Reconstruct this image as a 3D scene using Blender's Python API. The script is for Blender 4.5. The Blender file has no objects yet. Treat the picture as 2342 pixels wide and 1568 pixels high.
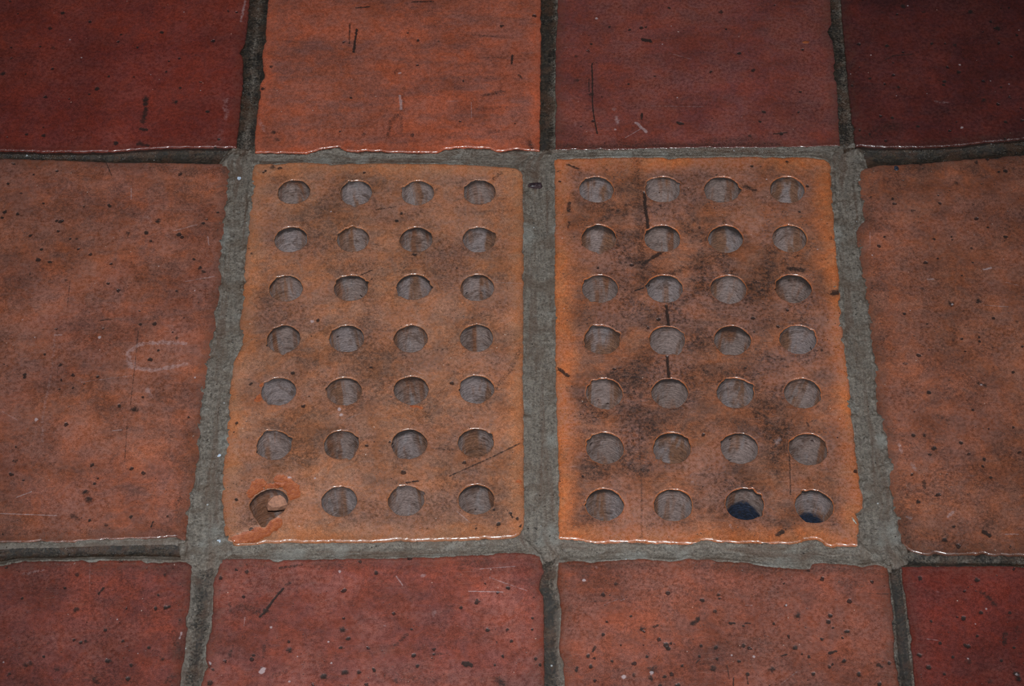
import bpy, math, random
import numpy as np
from mathutils import Matrix, Vector
from mathutils.geometry import delaunay_2d_cdt
from mathutils.kdtree import KDTree

random.seed(7)
rng = np.random.default_rng(7)
SC = bpy.context.scene
COL = SC.collection
R = math.radians

# ------------------------------------------------------------------ camera, light, exposure
F_PX, PITCH, ROLL, CAM_H = 5170.0, R(52.6), R(-0.97), 0.95      # metres above the tile faces
cam_d = bpy.data.cameras.new('camera')
cam_d.sensor_width = 36.0
cam_d.lens = F_PX / 2342.0 * 36.0
cam_d.clip_start = 0.01
cam = bpy.data.objects.new('camera', cam_d)
COL.objects.link(cam)
CAM_Y = -CAM_H / math.tan(PITCH)
cam.matrix_world = (Matrix.Translation((0, CAM_Y, CAM_H)) @ Matrix.Rotation(math.pi / 2 - PITCH, 4, 'X')
                    @ Matrix.Rotation(ROLL, 4, 'Z'))
SC.camera = cam

world = bpy.data.worlds.new('world')
SC.world = world
world.use_nodes = True
world.node_tree.nodes['Background'].inputs[0].default_value = (0.55, 0.72, 1.0, 1)
world.node_tree.nodes['Background'].inputs[1].default_value = 0.045

flash_d = bpy.data.lights.new('camera_flash', 'SPOT')            # the camera's own flash, just above the lens
flash_d.energy = 100.0
flash_d.color = (0.88, 0.95, 1.0)
flash_d.shadow_soft_size = 0.022
flash_d.spot_size = R(42)
flash_d.spot_blend = 1.0
flash = bpy.data.objects.new('camera_flash', flash_d)
COL.objects.link(flash)
flash_loc = Vector((0.0, CAM_Y + 0.03, CAM_H + 0.10))
flash.location = flash_loc
flash.rotation_euler = (Vector((-0.01, 0.005, 0)) - flash_loc).to_track_quat('-Z', 'Y').to_euler()

SC.view_settings.view_transform = 'Standard'
SC.view_settings.look = 'None'
SC.view_settings.gamma = 1.0
SC.view_settings.use_curve_mapping = False
SC.view_settings.exposure = 0.0

# ------------------------------------------------------------------ pixel -> floor (millimetres)
_c, _s = math.cos(ROLL), math.sin(ROLL)
_sp, _cp = math.sin(PITCH), math.cos(PITCH)
def W(px, py):
    """floor point (mm) under a photograph pixel"""
    dx, dy = px - 1171.0, py - 784.0
    x = _c * dx + _s * dy
    y = -_s * dx + _c * dy
    rx, ry, rz = x, F_PX * _cp - y * _sp, -F_PX * _sp - y * _cp
    k = -CAM_H / rz
    return (rx * k * 1000.0, (CAM_Y + ry * k) * 1000.0)
def WP(pts):
    return np.array([W(*p) for p in pts])
PXMM = 4.35                                                       # photograph pixels per millimetre of floor, roughly

# ------------------------------------------------------------------ noise
def _hash(ix, iy, seed):
    h = (ix.astype(np.int64) * 374761393 + iy.astype(np.int64) * 668265263 + seed * 974634777) & 0xffffffff
    h = ((h ^ (h >> 13)) * 1274126177) & 0xffffffff
    return ((h ^ (h >> 16)) & 0xffff) / 65535.0
def vn(x, y, seed=0):
    x0, y0 = np.floor(x), np.floor(y)
    fx, fy = x - x0, y - y0
    fx = fx * fx * (3 - 2 * fx); fy = fy * fy * (3 - 2 * fy)
    a, b = _hash(x0, y0, seed), _hash(x0 + 1, y0, seed)
    c, d = _hash(x0, y0 + 1, seed), _hash(x0 + 1, y0 + 1, seed)
    return (a * (1 - fx) + b * fx) * (1 - fy) + (c * (1 - fx) + d * fx) * fy
def fbm(x, y, seed=0, octv=4, gain=0.5):
    t, amp, tot = 0.0, 1.0, 0.0
    for o in range(octv):
        t = t + amp * vn(x * 2 ** o, y * 2 ** o, seed + o * 17)
        tot += amp
        amp *= gain
    return t / tot                                                # 0..1
def sstep(a, b, x):
    t = np.clip((x - a) / (b - a), 0, 1)
    return t * t * (3 - 2 * t)

# ------------------------------------------------------------------ materials
def lin(c):
    out = []
    for v in c:
        v /= 255.0
        out.append(v / 12.92 if v <= 0.04045 else ((v + 0.055) / 1.055) ** 2.4)
    return tuple(out) + (1.0,)

class NT:
    def __init__(self, name):
        self.mat = bpy.data.materials.new(name)
        self.mat.use_nodes = True
        self.t = self.mat.node_tree
        self.bsdf = self.t.nodes['Principled BSDF']
    def n(self, typ, **kw):
        nd = self.t.nodes.new(typ)
        for k, v in kw.items():
            setattr(nd, k, v)
        return nd
    def put(self, sock, v):
        if hasattr(v, 'links') or isinstance(v, bpy.types.NodeSocket):
            self.t.links.new(v, sock)
        else:
            sock.default_value = v
    def math(self, op, a, b=0.0, c=0.0, clamp=False):
        nd = self.n('ShaderNodeMath', operation=op, use_clamp=clamp)
        self.put(nd.inputs[0], a); self.put(nd.inputs[1], b); self.put(nd.inputs[2], c)
        return nd.outputs[0]
    def ramp(self, v, a, b, lo=0.0, hi=1.0):
        nd = self.n('ShaderNodeMapRange', interpolation_type='SMOOTHSTEP')
        self.put(nd.inputs[0], v)
        for i, q in enumerate((a, b, lo, hi)):
            self.put(nd.inputs[i + 1], q)
        return nd.outputs[0]
    def mix(self, f, a, b, blend='MIX'):
        nd = self.n('ShaderNodeMix', data_type='RGBA', blend_type=blend)
        self.put(nd.inputs[0], f); self.put(nd.inputs[6], a); self.put(nd.inputs[7], b)
        return nd.outputs[2]
    def noise(self, vec, scale, detail=4.0, rough=0.55, dist=0.0):
        nd = self.n('ShaderNodeTexNoise')
        self.put(nd.inputs['Vector'], vec)
        nd.inputs['Scale'].default_value = scale
        nd.inputs['Detail'].default_value = detail
        nd.inputs['Roughness'].default_value = rough
        nd.inputs['Distortion'].default_value = dist
        return nd.outputs['Fac']
    def noisec(self, vec, scale, detail=2.0):
        nd = self.n('ShaderNodeTexNoise')
        self.put(nd.inputs['Vector'], vec)
        nd.inputs['Scale'].default_value = scale
        nd.inputs['Detail'].default_value = detail
        return nd.outputs['Color']
    def voro(self, vec, scale):
        nd = self.n('ShaderNodeTexVoronoi')
        self.put(nd.inputs['Vector'], vec)
        nd.inputs['Scale'].default_value = scale
        return nd.outputs['Distance'], nd.outputs['Color']
    def mapping(self, vec, loc=(0, 0, 0), rot=(0, 0, 0), scale=(1, 1, 1)):
        nd = self.n('ShaderNodeMapping')
        self.put(nd.inputs[0], vec)
        nd.inputs[1].default_value = loc; nd.inputs[2].default_value = rot; nd.inputs[3].default_value = scale
        return nd.outputs[0]
    def attr(self, name):
        nd = self.n('ShaderNodeAttribute', attribute_name=name)
        return nd
    def mm(self, seed=0.0):
        tc = self.n('ShaderNodeTexCoord')
        return self.mapping(tc.outputs['Object'], loc=(seed * 137.1, seed * 71.7, seed * 13.3), scale=(1000, 1000, 1000))
    def warp(self, vec, scale, amt):
        c = self.noisec(vec, scale)
        a = self.n('ShaderNodeVectorMath', operation='SUBTRACT'); self.put(a.inputs[0], c); a.inputs[1].default_value = (.5, .5, .5)
        b = self.n('ShaderNodeVectorMath', operation='SCALE'); self.put(b.inputs[0], a.outputs[0]); b.inputs['Scale'].default_value = amt
        d = self.n('ShaderNodeVectorMath', operation='ADD'); self.put(d.inputs[0], vec); self.put(d.inputs[1], b.outputs[0])
        return d.outputs[0]
    def bump(self, h, dist, strength=1.0, prev=None):
        nd = self.n('ShaderNodeBump')
        nd.inputs['Strength'].default_value = strength
        nd.inputs['Distance'].default_value = dist
        self.put(nd.inputs['Height'], h)
        if prev is not None:
            self.put(nd.inputs['Normal'], prev)
        return nd.outputs[0]
    def cellspots(self, vec, scale, prob, rad, soft=0.35):
        """sparse irregular spots: a share of the cells of a cell pattern carries one"""
        d, c = self.voro(vec, scale)
        sep = self.n('ShaderNodeSeparateColor'); self.put(sep.inputs[0], c)
        has = self.math('LESS_THAN', sep.outputs[0], prob)
        r = self.math('MULTIPLY_ADD', sep.outputs[1], rad * 0.75, rad * 0.25)
        k = self.math('DIVIDE', d, r)
        m = self.ramp(k, 1.0, 1.0 - soft)
        return self.math('MULTIPLY', m, has)

def clay(name, c1, c2, cd, seed, blotch=0.5, mott=0.5, pits=0.25, scr=0.5, grime=0.6, speck=0.3, clean_edge=0.0,
         ce=None, rough=0.42, edge_w=7.0, strk=(0.02, 0.11)):
    """worn fired clay: colour, grain, pits, scratches; attributes dark / pale / chip / edge come with the mesh"""
    m = NT(name)
    v = m.mm(seed)
    v2 = m.warp(v, 0.35, 2.2)
    big = m.noise(v, 0.014, 5, 0.6, 0.8)
    med = m.noise(v, 0.055, 7, 0.68, 0.4)
    fine = m.noise(v, 0.55, 6, 0.7)
    grit = m.noise(v, 2.2, 3, 0.6)
    strv = m.mapping(v, scale=(strk[0], strk[1], 0.05))
    strn = m.noise(strv, 1.0, 7, 0.65, 0.3)
    edge = m.attr('edge').outputs['Fac']
    dark = m.attr('dark').outputs['Fac']
    pale = m.attr('pale').outputs['Fac']
    chip = m.attr('chip').outputs['Fac']
    # body colour
    col = m.mix(m.ramp(big, 0.5 - 0.18, 0.5 + 0.18), lin(c1), lin(c2))
    col = m.mix(m.math('MULTIPLY', m.ramp(strn, 0.42, 0.68), blotch), col, lin(cd))
    # mottled dirt: soft patches filled with dark grain
    patch = m.ramp(m.noise(m.mapping(v, loc=(40, 7, 0)), 0.036, 6, 0.66, 0.5), 0.40, 0.60)
    grain = m.ramp(m.noise(v, 0.6, 7, 0.82), 0.44, 0.56)
    dirt = m.math('MULTIPLY', patch, m.math('MULTIPLY_ADD', grain, 0.7, 0.3))
    loose = m.math('MULTIPLY', m.ramp(med, 0.45, 0.60), m.ramp(m.noise(v, 1.1, 6, 0.8), 0.50, 0.58))
    dirt = m.math('MAXIMUM', dirt, m.math('MULTIPLY', loose, 1.0))
    if clean_edge > 0:
        eg = m.math('MULTIPLY_ADD', m.math('SUBTRACT', med, 0.5), 14.0, edge)
        dirt = m.math('MULTIPLY', dirt, m.ramp(eg, 1.0, clean_edge))
        if ce:
            col = m.mix(m.ramp(eg, clean_edge * 0.75, 0.5), col, lin(ce))
    col = m.mix(m.math('MULTIPLY', dirt, mott), col, lin([q * 0.50 for q in cd]))
    # fine tone
    tone = m.math('MULTIPLY_ADD', m.ramp(fine, 0.28, 0.72), 0.56, 0.70)
    tone = m.math('MULTIPLY', tone, m.math('MULTIPLY_ADD', m.ramp(grit, 0.25, 0.75), 0.60, 0.70))
    tone = m.math('MULTIPLY', tone, m.math('MULTIPLY_ADD', m.ramp(m.noise(m.mapping(v, loc=(3, 90, 0)), 0.022, 4, 0.6), 0.3, 0.7), 0.40, 0.80))
    mul = m.n('ShaderNodeVectorMath', operation='SCALE')
    m.put(mul.inputs[0], col); m.put(mul.inputs['Scale'], tone)
    col = mul.outputs[0]
    hue = m.mix(m.ramp(m.noise(m.mapping(v, loc=(11, 5, 0)), 0.10, 6, 0.7, 0.6), 0.36, 0.64), (1.08, 0.95, 0.80, 1), (0.93, 1.05, 1.20, 1))
    hm = m.n('ShaderNodeVectorMath', operation='MULTIPLY')
    m.put(hm.inputs[0], col); m.put(hm.inputs[1], hue)
    col = hm.outputs[0]
    # light scratches, two directions, and a dusty bloom
    allow = m.ramp(m.noise(v, 0.03, 3), 0.42, 0.62)
    for k, (ang, sc) in enumerate(((0.15, (0.035, 1.1)), (1.35, (0.03, 0.9)), (-0.5, (0.05, 1.3)))):
        sv = m.mapping(v, loc=(31 * k, 17 * k, 0), rot=(0, 0, ang), scale=(sc[0], sc[1], 0.0))
        sn = m.noise(sv, 1.0, 2, 0.5, 0.25)
        line = m.ramp(m.math('ABSOLUTE', m.math('SUBTRACT', sn, 0.5)), 0.018, 0.002)
        gate = m.ramp(m.noise(m.mapping(v, loc=(90 * k, 0, 0)), 0.09, 2), 0.56, 0.66)
        s_ = m.math('MULTIPLY', m.math('MULTIPLY', line, gate), 0.24 * scr)
        col = m.mix(s_, col, lin((170, 130, 118)))
    bloom = m.math('MULTIPLY', m.math('MULTIPLY', allow, m.ramp(fine, 0.36, 0.62)), 0.42 * scr)
    col = m.mix(bloom, col, lin((136, 96, 86)))
    # specks and pits
    s1 = m.cellspots(v2, 0.75, 0.16 + 0.2 * speck, 0.34, 0.6)
    s1 = m.math('MULTIPLY', s1, m.ramp(med, 0.40, 0.58))
    col = m.mix(m.math('MULTIPLY', s1, 0.6 + 0.4 * speck), col, lin((38, 22, 18)))
    p1 = m.cellspots(m.warp(v, 0.6, 2.0), 0.16, pits * 0.55, 0.24, 0.35)
    col = m.mix(m.math('MULTIPLY', p1, 0.85), col, lin((30, 22, 20)))
    w1 = m.cellspots(v2, 0.28, 0.10, 0.13, 0.5)
    col = m.mix(m.math('MULTIPLY', w1, 0.6), col, lin((190, 165, 150)))
    # grime and cement film creeping in from the joints
    gd = m.math('MULTIPLY_ADD', m.math('SUBTRACT', m.noise(v, 0.12, 6, 0.7), 0.5), edge_w * 2.4, edge)
    gm = m.math('MULTIPLY', m.ramp(gd, edge_w, 0.0), m.ramp(fine, 0.30, 0.62))
    col = m.mix(m.math('MULTIPLY', gm, grime), col, lin((62, 45, 36)))
    # drawn marks
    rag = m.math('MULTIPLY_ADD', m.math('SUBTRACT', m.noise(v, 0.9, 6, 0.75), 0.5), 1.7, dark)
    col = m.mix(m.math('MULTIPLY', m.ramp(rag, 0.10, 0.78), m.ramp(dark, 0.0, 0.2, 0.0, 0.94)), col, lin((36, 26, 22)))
    rag = m.math('MULTIPLY_ADD', m.math('SUBTRACT', fine, 0.5), 1.0, pale)
    col = m.mix(m.math('MULTIPLY', m.ramp(rag, 0.1, 1.0), m.ramp(pale, 0.0, 0.15, 0.0, 0.62)), col, lin((168, 150, 150)))
    chipc = m.mix(m.ramp(fine, 0.35, 0.65), lin((152, 82, 46)), lin((126, 60, 32)))
    col = m.mix(m.ramp(m.math('MULTIPLY_ADD', m.math('SUBTRACT', fine, 0.5), 0.5, chip), 0.25, 0.55), col, chipc)
    m.put(m.bsdf.inputs['Base Color'], col)
    near0 = m.ramp(edge, 1.6, 0.0)
    rr = m.math('MULTIPLY_ADD', fine, 0.25, rough - 0.12)
    rr = m.math('MULTIPLY_ADD', near0, -0.24, rr)
    m.put(m.bsdf.inputs['Roughness'], rr)
    m.bsdf.inputs['Specular IOR Level'].default_value = 0.5
    m.put(m.bsdf.inputs['Coat Weight'], m.math('MULTIPLY', near0, 0.9))
    m.bsdf.inputs['Coat Roughness'].default_value = 0.13
    # relief
    near = m.ramp(edge, 2.2, 0.0)
    h = m.math('MULTIPLY', fine, m.math('MULTIPLY_ADD', m.math('ADD', m.math('MULTIPLY', near, 0.45), chip), 1.3, 0.25))
    h = m.math('SUBTRACT', h, m.math('MULTIPLY', p1, 0.9))
    h = m.math('SUBTRACT', h, m.math('MULTIPLY', s1, 0.25))
    h = m.math('MULTIPLY_ADD', grit, 0.10, h)
    m.put(m.bsdf.inputs['Normal'], m.bump(h, 0.00035))
    return m.mat

def mortar_mat(name='mortar'):
    m = NT(name)
    v = m.mm(3)
    j = m.attr('along').outputs['Vector']
    grey = m.attr('grey').outputs['Fac']
    sv = m.mapping(j, scale=(0.10, 0.55, 1))
    st = m.noise(sv, 1.0, 5, 0.6, 0.2)
    med = m.noise(v, 0.07, 6, 0.65)
    fine = m.noise(v, 0.8, 6, 0.75)
    sand = m.noise(v, 2.4, 3, 0.7)
    g = m.math('ADD', m.math('MULTIPLY', st, 0.3), m.math('MULTIPLY', fine, 0.7))
    new = m.mix(m.ramp(g, 0.36, 0.64), lin((66, 57, 49)), lin((117, 106, 95)))
    new = m.mix(m.math('MULTIPLY', m.ramp(med, 0.48, 0.62), 0.55), new, lin((76, 58, 44)))
    run = m.noise(m.mapping(j, scale=(0.012, 0.16, 1)), 1.0, 6, 0.7, 0.4)
    new = m.mix(m.math('MULTIPLY', m.ramp(run, 0.50, 0.62), 0.55), new, lin((76, 53, 38)))
    new = m.mix(m.math('MULTIPLY', m.ramp(m.noise(v, 0.05, 4), 0.55, 0.7), 0.55), new, lin((122, 119, 112)))
    old = m.mix(m.ramp(g, 0.40, 0.62), lin((23, 20, 17)), lin((58, 47, 36)))
    old = m.mix(m.math('MULTIPLY', m.ramp(fine, 0.55, 0.7), 0.4), old, lin((76, 70, 62)))
    old = m.mix(m.math('MULTIPLY', m.ramp(med, 0.46, 0.60), 0.6), old, lin((68, 44, 28)))
    gg = m.ramp(m.math('MULTIPLY_ADD', m.math('SUBTRACT', fine, 0.5), 0.9, grey), 0.25, 0.75)
    col = m.mix(gg, old, new)
    tone = m.math('MULTIPLY_ADD', m.ramp(sand, 0.25, 0.75), 0.9, 0.55)
    mul = m.n('ShaderNodeVectorMath', operation='SCALE')
    m.put(mul.inputs[0], col); m.put(mul.inputs['Scale'], tone)
    col = mul.outputs[0]
    sp = m.cellspots(m.warp(v, 0.6, 1.5), 0.45, 0.22, 0.26, 0.5)
    col = m.mix(m.math('MULTIPLY', sp, 0.8), col, lin((34, 28, 24)))
    wp = m.cellspots(m.warp(v, 0.6, 1.2), 0.22, 0.10, 0.16, 0.5)
    col = m.mix(m.math('MULTIPLY', wp, 0.7), col, lin((180, 182, 184)))
    m.put(m.bsdf.inputs['Base Color'], col)
    m.put(m.bsdf.inputs['Roughness'], m.math('MULTIPLY_ADD', gg, 0.10, 0.20))
    h = m.math('ADD', m.math('MULTIPLY', fine, 0.9), m.math('MULTIPLY', sand, 0.35))
    h = m.math('ADD', h, m.math('MULTIPLY', st, 0.3))
    h = m.math('SUBTRACT', h, m.math('MULTIPLY', sp, 0.6))
    nb_ = m.bump(h, 0.0006)
    m.put(m.bsdf.inputs['Normal'], nb_)
    m.bsdf.inputs['Coat Weight'].default_value = 0.35
    m.bsdf.inputs['Coat Roughness'].default_value = 0.14
    m.put(m.bsdf.inputs['Coat Normal'], nb_)
    return m.mat

def hole_mat(name, dust, brown, seed, blue=False):
    m = NT(name)
    oi = m.n('ShaderNodeObjectInfo')
    sh = m.n('ShaderNodeVectorMath', operation='SCALE')
    m.put(sh.inputs[0], oi.outputs['Location']); sh.inputs['Scale'].default_value = 2600.0
    ad = m.n('ShaderNodeVectorMath', operation='ADD')
    m.put(ad.inputs[0], m.mm(seed)); m.put(ad.inputs[1], sh.outputs[0])
    v = ad.outputs[0]
    sv = m.mapping(v, scale=(0.11, 0.11, 0.016))
    st = m.noise(sv, 1.0, 4, 0.55, 0.6)
    fine = m.noise(v, 0.6, 6, 0.7)
    rings = m.noise(m.mapping(v, scale=(0.03, 0.03, 1.1)), 1.0, 3, 0.6, 0.3)
    col = m.mix(m.ramp(st, 0.46, 0.62), lin(dust), lin(brown))
    col = m.mix(m.math('MULTIPLY', m.ramp(m.noise(v, 0.13, 6, 0.72, 0.5), 0.50, 0.64), 0.65), col, lin([q * 0.62 for q in brown]))
    col = m.mix(m.math('MULTIPLY', m.ramp(m.noise(m.mapping(v, scale=(.2, .2, .05)), 1.0, 4), 0.56, 0.7), 0.45), col, lin((140, 132, 132)))
    col = m.mix(m.math('MULTIPLY', m.ramp(m.math('ABSOLUTE', m.math('SUBTRACT', rings, 0.5)), 0.03, 0.0), 0.25), col, lin((165, 140, 130)))
    sp = m.cellspots(m.warp(v, 0.5, 2), 0.2, 0.14, 0.28, 0.4)
    col = m.mix(m.math('MULTIPLY', sp, 0.8), col, lin((48, 26, 20)))
    tone = m.math('MULTIPLY_ADD', m.ramp(fine, 0.28, 0.72), 0.6, 0.68)
    mul = m.n('ShaderNodeVectorMath', operation='SCALE')
    m.put(mul.inputs[0], col); m.put(mul.inputs['Scale'], tone)
    col = mul.outputs[0]
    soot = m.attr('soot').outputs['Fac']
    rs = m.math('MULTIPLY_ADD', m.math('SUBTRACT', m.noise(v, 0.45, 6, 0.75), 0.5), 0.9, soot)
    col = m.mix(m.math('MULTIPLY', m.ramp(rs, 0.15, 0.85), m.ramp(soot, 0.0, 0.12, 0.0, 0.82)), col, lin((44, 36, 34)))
    b = m.attr('deep_blue').outputs['Fac']
    rb = m.math('MULTIPLY_ADD', m.math('SUBTRACT', m.noise(v, 0.3, 6, 0.75), 0.5), 1.6, b)
    navy = m.mix(m.ramp(fine, 0.38, 0.62), lin((19, 23, 34)), lin((38, 45, 64)))  # dark navy of the lower wall, mottled
    col = m.mix(m.ramp(m.math('MULTIPLY', rb, m.ramp(b, 0.0, 0.1)), 0.2, 0.95), col, navy)
    m.put(m.bsdf.inputs['Base Color'], col)
    m.bsdf.inputs['Roughness'].default_value = 0.6
    h = m.math('ADD', fine, m.math('MULTIPLY', rings, 0.6))
    h = m.math('SUBTRACT', h, m.math('MULTIPLY', sp, 0.8))
    m.put(m.bsdf.inputs['Normal'], m.bump(h, 0.0006))
    return m.mat

def plain_mat(name, c, rough=0.6, c2=None):
    m = NT(name)
    v = m.mm(1)
    f = m.noise(v, 0.7, 5, 0.65)
    m.put(m.bsdf.inputs['Base Color'], m.mix(m.ramp(f, 0.35, 0.65), lin(c), lin(c2 or [q * 0.6 for q in c])))
    m.bsdf.inputs['Roughness'].default_value = rough
    m.put(m.bsdf.inputs['Normal'], m.bump(f, 0.0004))
    return m.mat

MORTAR = mortar_mat()
BED = plain_mat('mortar_bed', (60, 54, 46), 0.9)

# ------------------------------------------------------------------ mesh helpers
def make_obj(name, verts_mm, faces, mat, parent=None, attrs=None, origin=None, smooth=True, vec_attrs=None):
    verts = np.asarray(verts_mm, float)
    if origin is None:
        origin = np.array([verts[:, 0].mean(), verts[:, 1].mean(), verts[:, 2].min()])
    me = bpy.data.meshes.new(name)
    loc = (verts - origin) * 0.001
    me.from_pydata(loc.tolist(), [], faces if isinstance(faces, list) else faces.tolist())
    if attrs:
        for k, a in attrs.items():
            at = me.attributes.new(k, 'FLOAT', 'POINT')
            at.data.foreach_set('value', np.ascontiguousarray(a, dtype=np.float32))
    if vec_attrs:
        for k, a in vec_attrs.items():
            at = me.attributes.new(k, 'FLOAT_VECTOR', 'POINT')
            at.data.foreach_set('vector', np.ascontiguousarray(a, dtype=np.float32).ravel())
    if smooth:
        me.polygons.foreach_set('use_smooth', np.ones(len(me.polygons), bool))
    me.materials.append(mat)
    me.update()
    ob = bpy.data.objects.new(name, me)
    COL.objects.link(ob)
    ob.location = Vector(origin) * 0.001
    if parent is not None:
        ob.parent = parent
        ob.location = Vector(origin) * 0.001 - parent.location
    return ob

def resample(poly, step, closed=True):
    p = np.asarray(poly, float)
    if closed:
        p = np.vstack([p, p[:1]])
    seg = np.hypot(*(p[1:] - p[:-1]).T)
    cum = np.concatenate([[0], np.cumsum(seg)])
    n = max(8 if closed else 2, int(round(cum[-1] / step)))
    t = np.linspace(0, cum[-1], n + (0 if closed else 1), endpoint=not closed)
    return np.stack([np.interp(t, cum, p[:, 0]), np.interp(t, cum, p[:, 1])], -1)

def inward(loop, win=4):
    """inward normals of a counter-clockwise loop, smoothed"""
    t = np.roll(loop, -win, 0) - np.roll(loop, win, 0)
    t /= np.maximum(np.hypot(t[:, 0], t[:, 1])[:, None], 1e-9)
    return np.stack([-t[:, 1], t[:, 0]], -1)

def ccw(loop):
    a = np.sum(loop[:, 0] * np.roll(loop[:, 1], -1) - np.roll(loop[:, 0], -1) * loop[:, 1])
    return loop if a > 0 else loop[::-1].copy()

def inside(pts, loop):
    x, y = pts[:, 0], pts[:, 1]
    res = np.zeros(len(pts), bool)
    x1, y1 = loop[:, 0], loop[:, 1]
    x2, y2 = np.roll(x1, -1), np.roll(y1, -1)
    for a, b, c, d in zip(x1, y1, x2, y2):
        if b == d:
            continue
        hit = ((b > y) != (d > y))
        if hit.any():
            res[hit] ^= x[hit] < (c - a) * (y[hit] - b) / (d - b) + a
    return res

def kd_dist(loops, pts):
    allp = np.vstack(loops)
    kd = KDTree(len(allp))
    for i, p in enumerate(allp):
        kd.insert((p[0], p[1], 0), i)
    kd.balance()
    return np.array([kd.find((p[0], p[1], 0))[2] for p in pts])

def seg_dist(pts, line):
    line = np.asarray(line, float)
    if len(line) == 1:
        return np.hypot(pts[:, 0] - line[0, 0], pts[:, 1] - line[0, 1])
    best = np.full(len(pts), 1e9)
    for a, b in zip(line[:-1], line[1:]):
        ab = b - a
        t = np.clip(((pts - a) @ ab) / max(ab @ ab, 1e-9), 0, 1)
        q = pts - (a + t[:, None] * ab)
        best = np.minimum(best, np.hypot(q[:, 0], q[:, 1]))
    return best

# frame of the photograph on the floor, with a margin: finer meshes inside it
FR = WP([(-60, -60), (2402, -60), (2402, 1628), (-60, 1628)])

def slab(name, outer, mat, parent=None, holes=(), marks=(), z0=0.0, thick=20.0, fine=1.0, bevel=1.0, rag=0.6, chips=0.6,
         seed=0, lip=0.55, und=0.15, origin=None, tilt=(0, 0)):
    """a fired slab: ragged worn outline, rounded arris, optional round holes; returns object and hole loops"""
    O = ccw(resample(ccw(np.asarray(outer, float)), 0.7 if fine < 3 else 6.0))
    n = inward(O, 4 if fine < 3 else 1)
    j = (fbm(O[:, 0] * 0.28, O[:, 1] * 0.28, seed, 4, 0.75) - 0.5) * 2 * rag
    bite = np.clip(fbm(O[:, 0] * 0.11 + 9, O[:, 1] * 0.11, seed + 5, 3) - 0.62, 0, 1) * 9 * chips
    O = O + n * (j + bite + 0.2)[:, None]
    if fine < 3:
        bw = bevel * (0.55 + 0.9 * fbm(O[:, 0] * 0.2, O[:, 1] * 0.2, seed + 3, 3))
    else:
        bw = np.full(len(O), bevel)
    B = O + n * bw[:, None]
    loops = [B]
    hb = []
    for H in holes:
        H = ccw(H)
        hn = -inward(H, 3)                                        # away from the hole
        lw = lip * (0.5 + 1.0 * vn(H[:, 0] * 0.35, H[:, 1] * 0.35, seed + 8))
        hb.append((H, H + hn * lw[:, None], lw))
        loops.append(hb[-1][1])
    # interior points
    mn, mx = B.min(0), B.max(0)
    gx = np.arange(mn[0], mx[0], fine)
    gy = np.arange(mn[1], mx[1], fine * 0.866)
    X, Y = np.meshgrid(gx, gy)
    X = X + (np.arange(len(gy)) % 2)[:, None] * fine * 0.5
    P = np.stack([X.ravel(), Y.ravel()], -1)
    P = P + rng.uniform(-0.12, 0.12, P.shape) * fine
    extra = []
    mk = []
    for kind, line, w, s, dep in marks:
        L = WP(line)
        wm = w / PXMM
        mk.append((kind, L, wm, s, dep))
        st = min(0.45, max(0.22, wm * 0.3))
        if wm < 4.0:
            m0, m1 = L.min(0) - wm - 0.4, L.max(0) + wm + 0.4
            ex, ey = np.meshgrid(np.arange(m0[0], m1[0], st), np.arange(m0[1], m1[1], st))
            E = np.stack([ex.ravel(), ey.ravel()], -1) + rng.uniform(-.06, .06, (ex.size, 2)) * st
            E = E[seg_dist(E, L) < wm * 0.5 + 0.5]
            extra.append(E)
    if extra:
        E = np.vstack(extra)
        key = np.round(E / 0.2).astype(int)
        _, ui = np.unique(key, axis=0, return_index=True)
        E = E[ui]
        P = np.vstack([P, E])
    P = P[inside(P, B)]
    d = kd_dist(loops, P)
    P = P[d > min(0.45, fine * 0.45)]
    for H, Hb, lw in hb:
        c = Hb.mean(0)
        near = np.hypot(P[:, 0] - c[0], P[:, 1] - c[1]) < 22
        sel = np.ones(len(P), bool)
        sel[near] = ~inside(P[near], Hb)
        P = P[sel]
    pts = np.vstack(loops + [P])
    edges, k = [], 0
    for L in loops:
        m_ = len(L)
        edges += [(k + i, k + (i + 1) % m_) for i in range(m_)]
        k += m_
    nb = k
    r = delaunay_2d_cdt([Vector(p) for p in pts.tolist()], edges, [], 0, 1e-6)
    V2 = np.array([(p[0], p[1]) for p in r[0]])
    T = np.array(r[2])
    src = np.array([o[0] if len(o) else 10 ** 9 for o in r[3]])
    allb = (src[T] < nb).all(1) | (src[T] >= 10 ** 9).any(1)
    cen = V2[T[allb]].mean(1)
    ok = inside(cen, B)
    for H, Hb, lw in hb:
        ok &= ~inside(cen, Hb)
    keep = np.ones(len(T), bool)
    keep[np.where(allb)[0][~ok]] = False
    T = T[keep]
    a, b, c = V2[T[:, 0]], V2[T[:, 1]], V2[T[:, 2]]
    area = (b[:, 0] - a[:, 0]) * (c[:, 1] - a[:, 1]) - (b[:, 1] - a[:, 1]) * (c[:, 0] - a[:, 0])
    T[area < 0] = T[area < 0][:, ::-1]
    nv = len(V2)
    inv = {int(s_): i for i, s_ in enumerate(src) if s_ < nb}
    x, y = V2[:, 0], V2[:, 1]
    cx, cy = O.mean(0)
    def top(xx, yy):
        return (z0 + (fbm(xx * 0.02, yy * 0.02, seed + 31, 3) - 0.5) * 2 * und + (fbm(xx * 0.12, yy * 0.12, seed + 37, 3) - 0.5) * 0.12
                + (xx - cx) * tilt[0] + (yy - cy) * tilt[1])
    z = top(x, y)
    dark, pale, chip = np.zeros(nv), np.zeros(nv), np.zeros(nv)
    jit = (fbm(x * 0.9, y * 0.9, seed + 77, 3) - 0.5)
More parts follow.
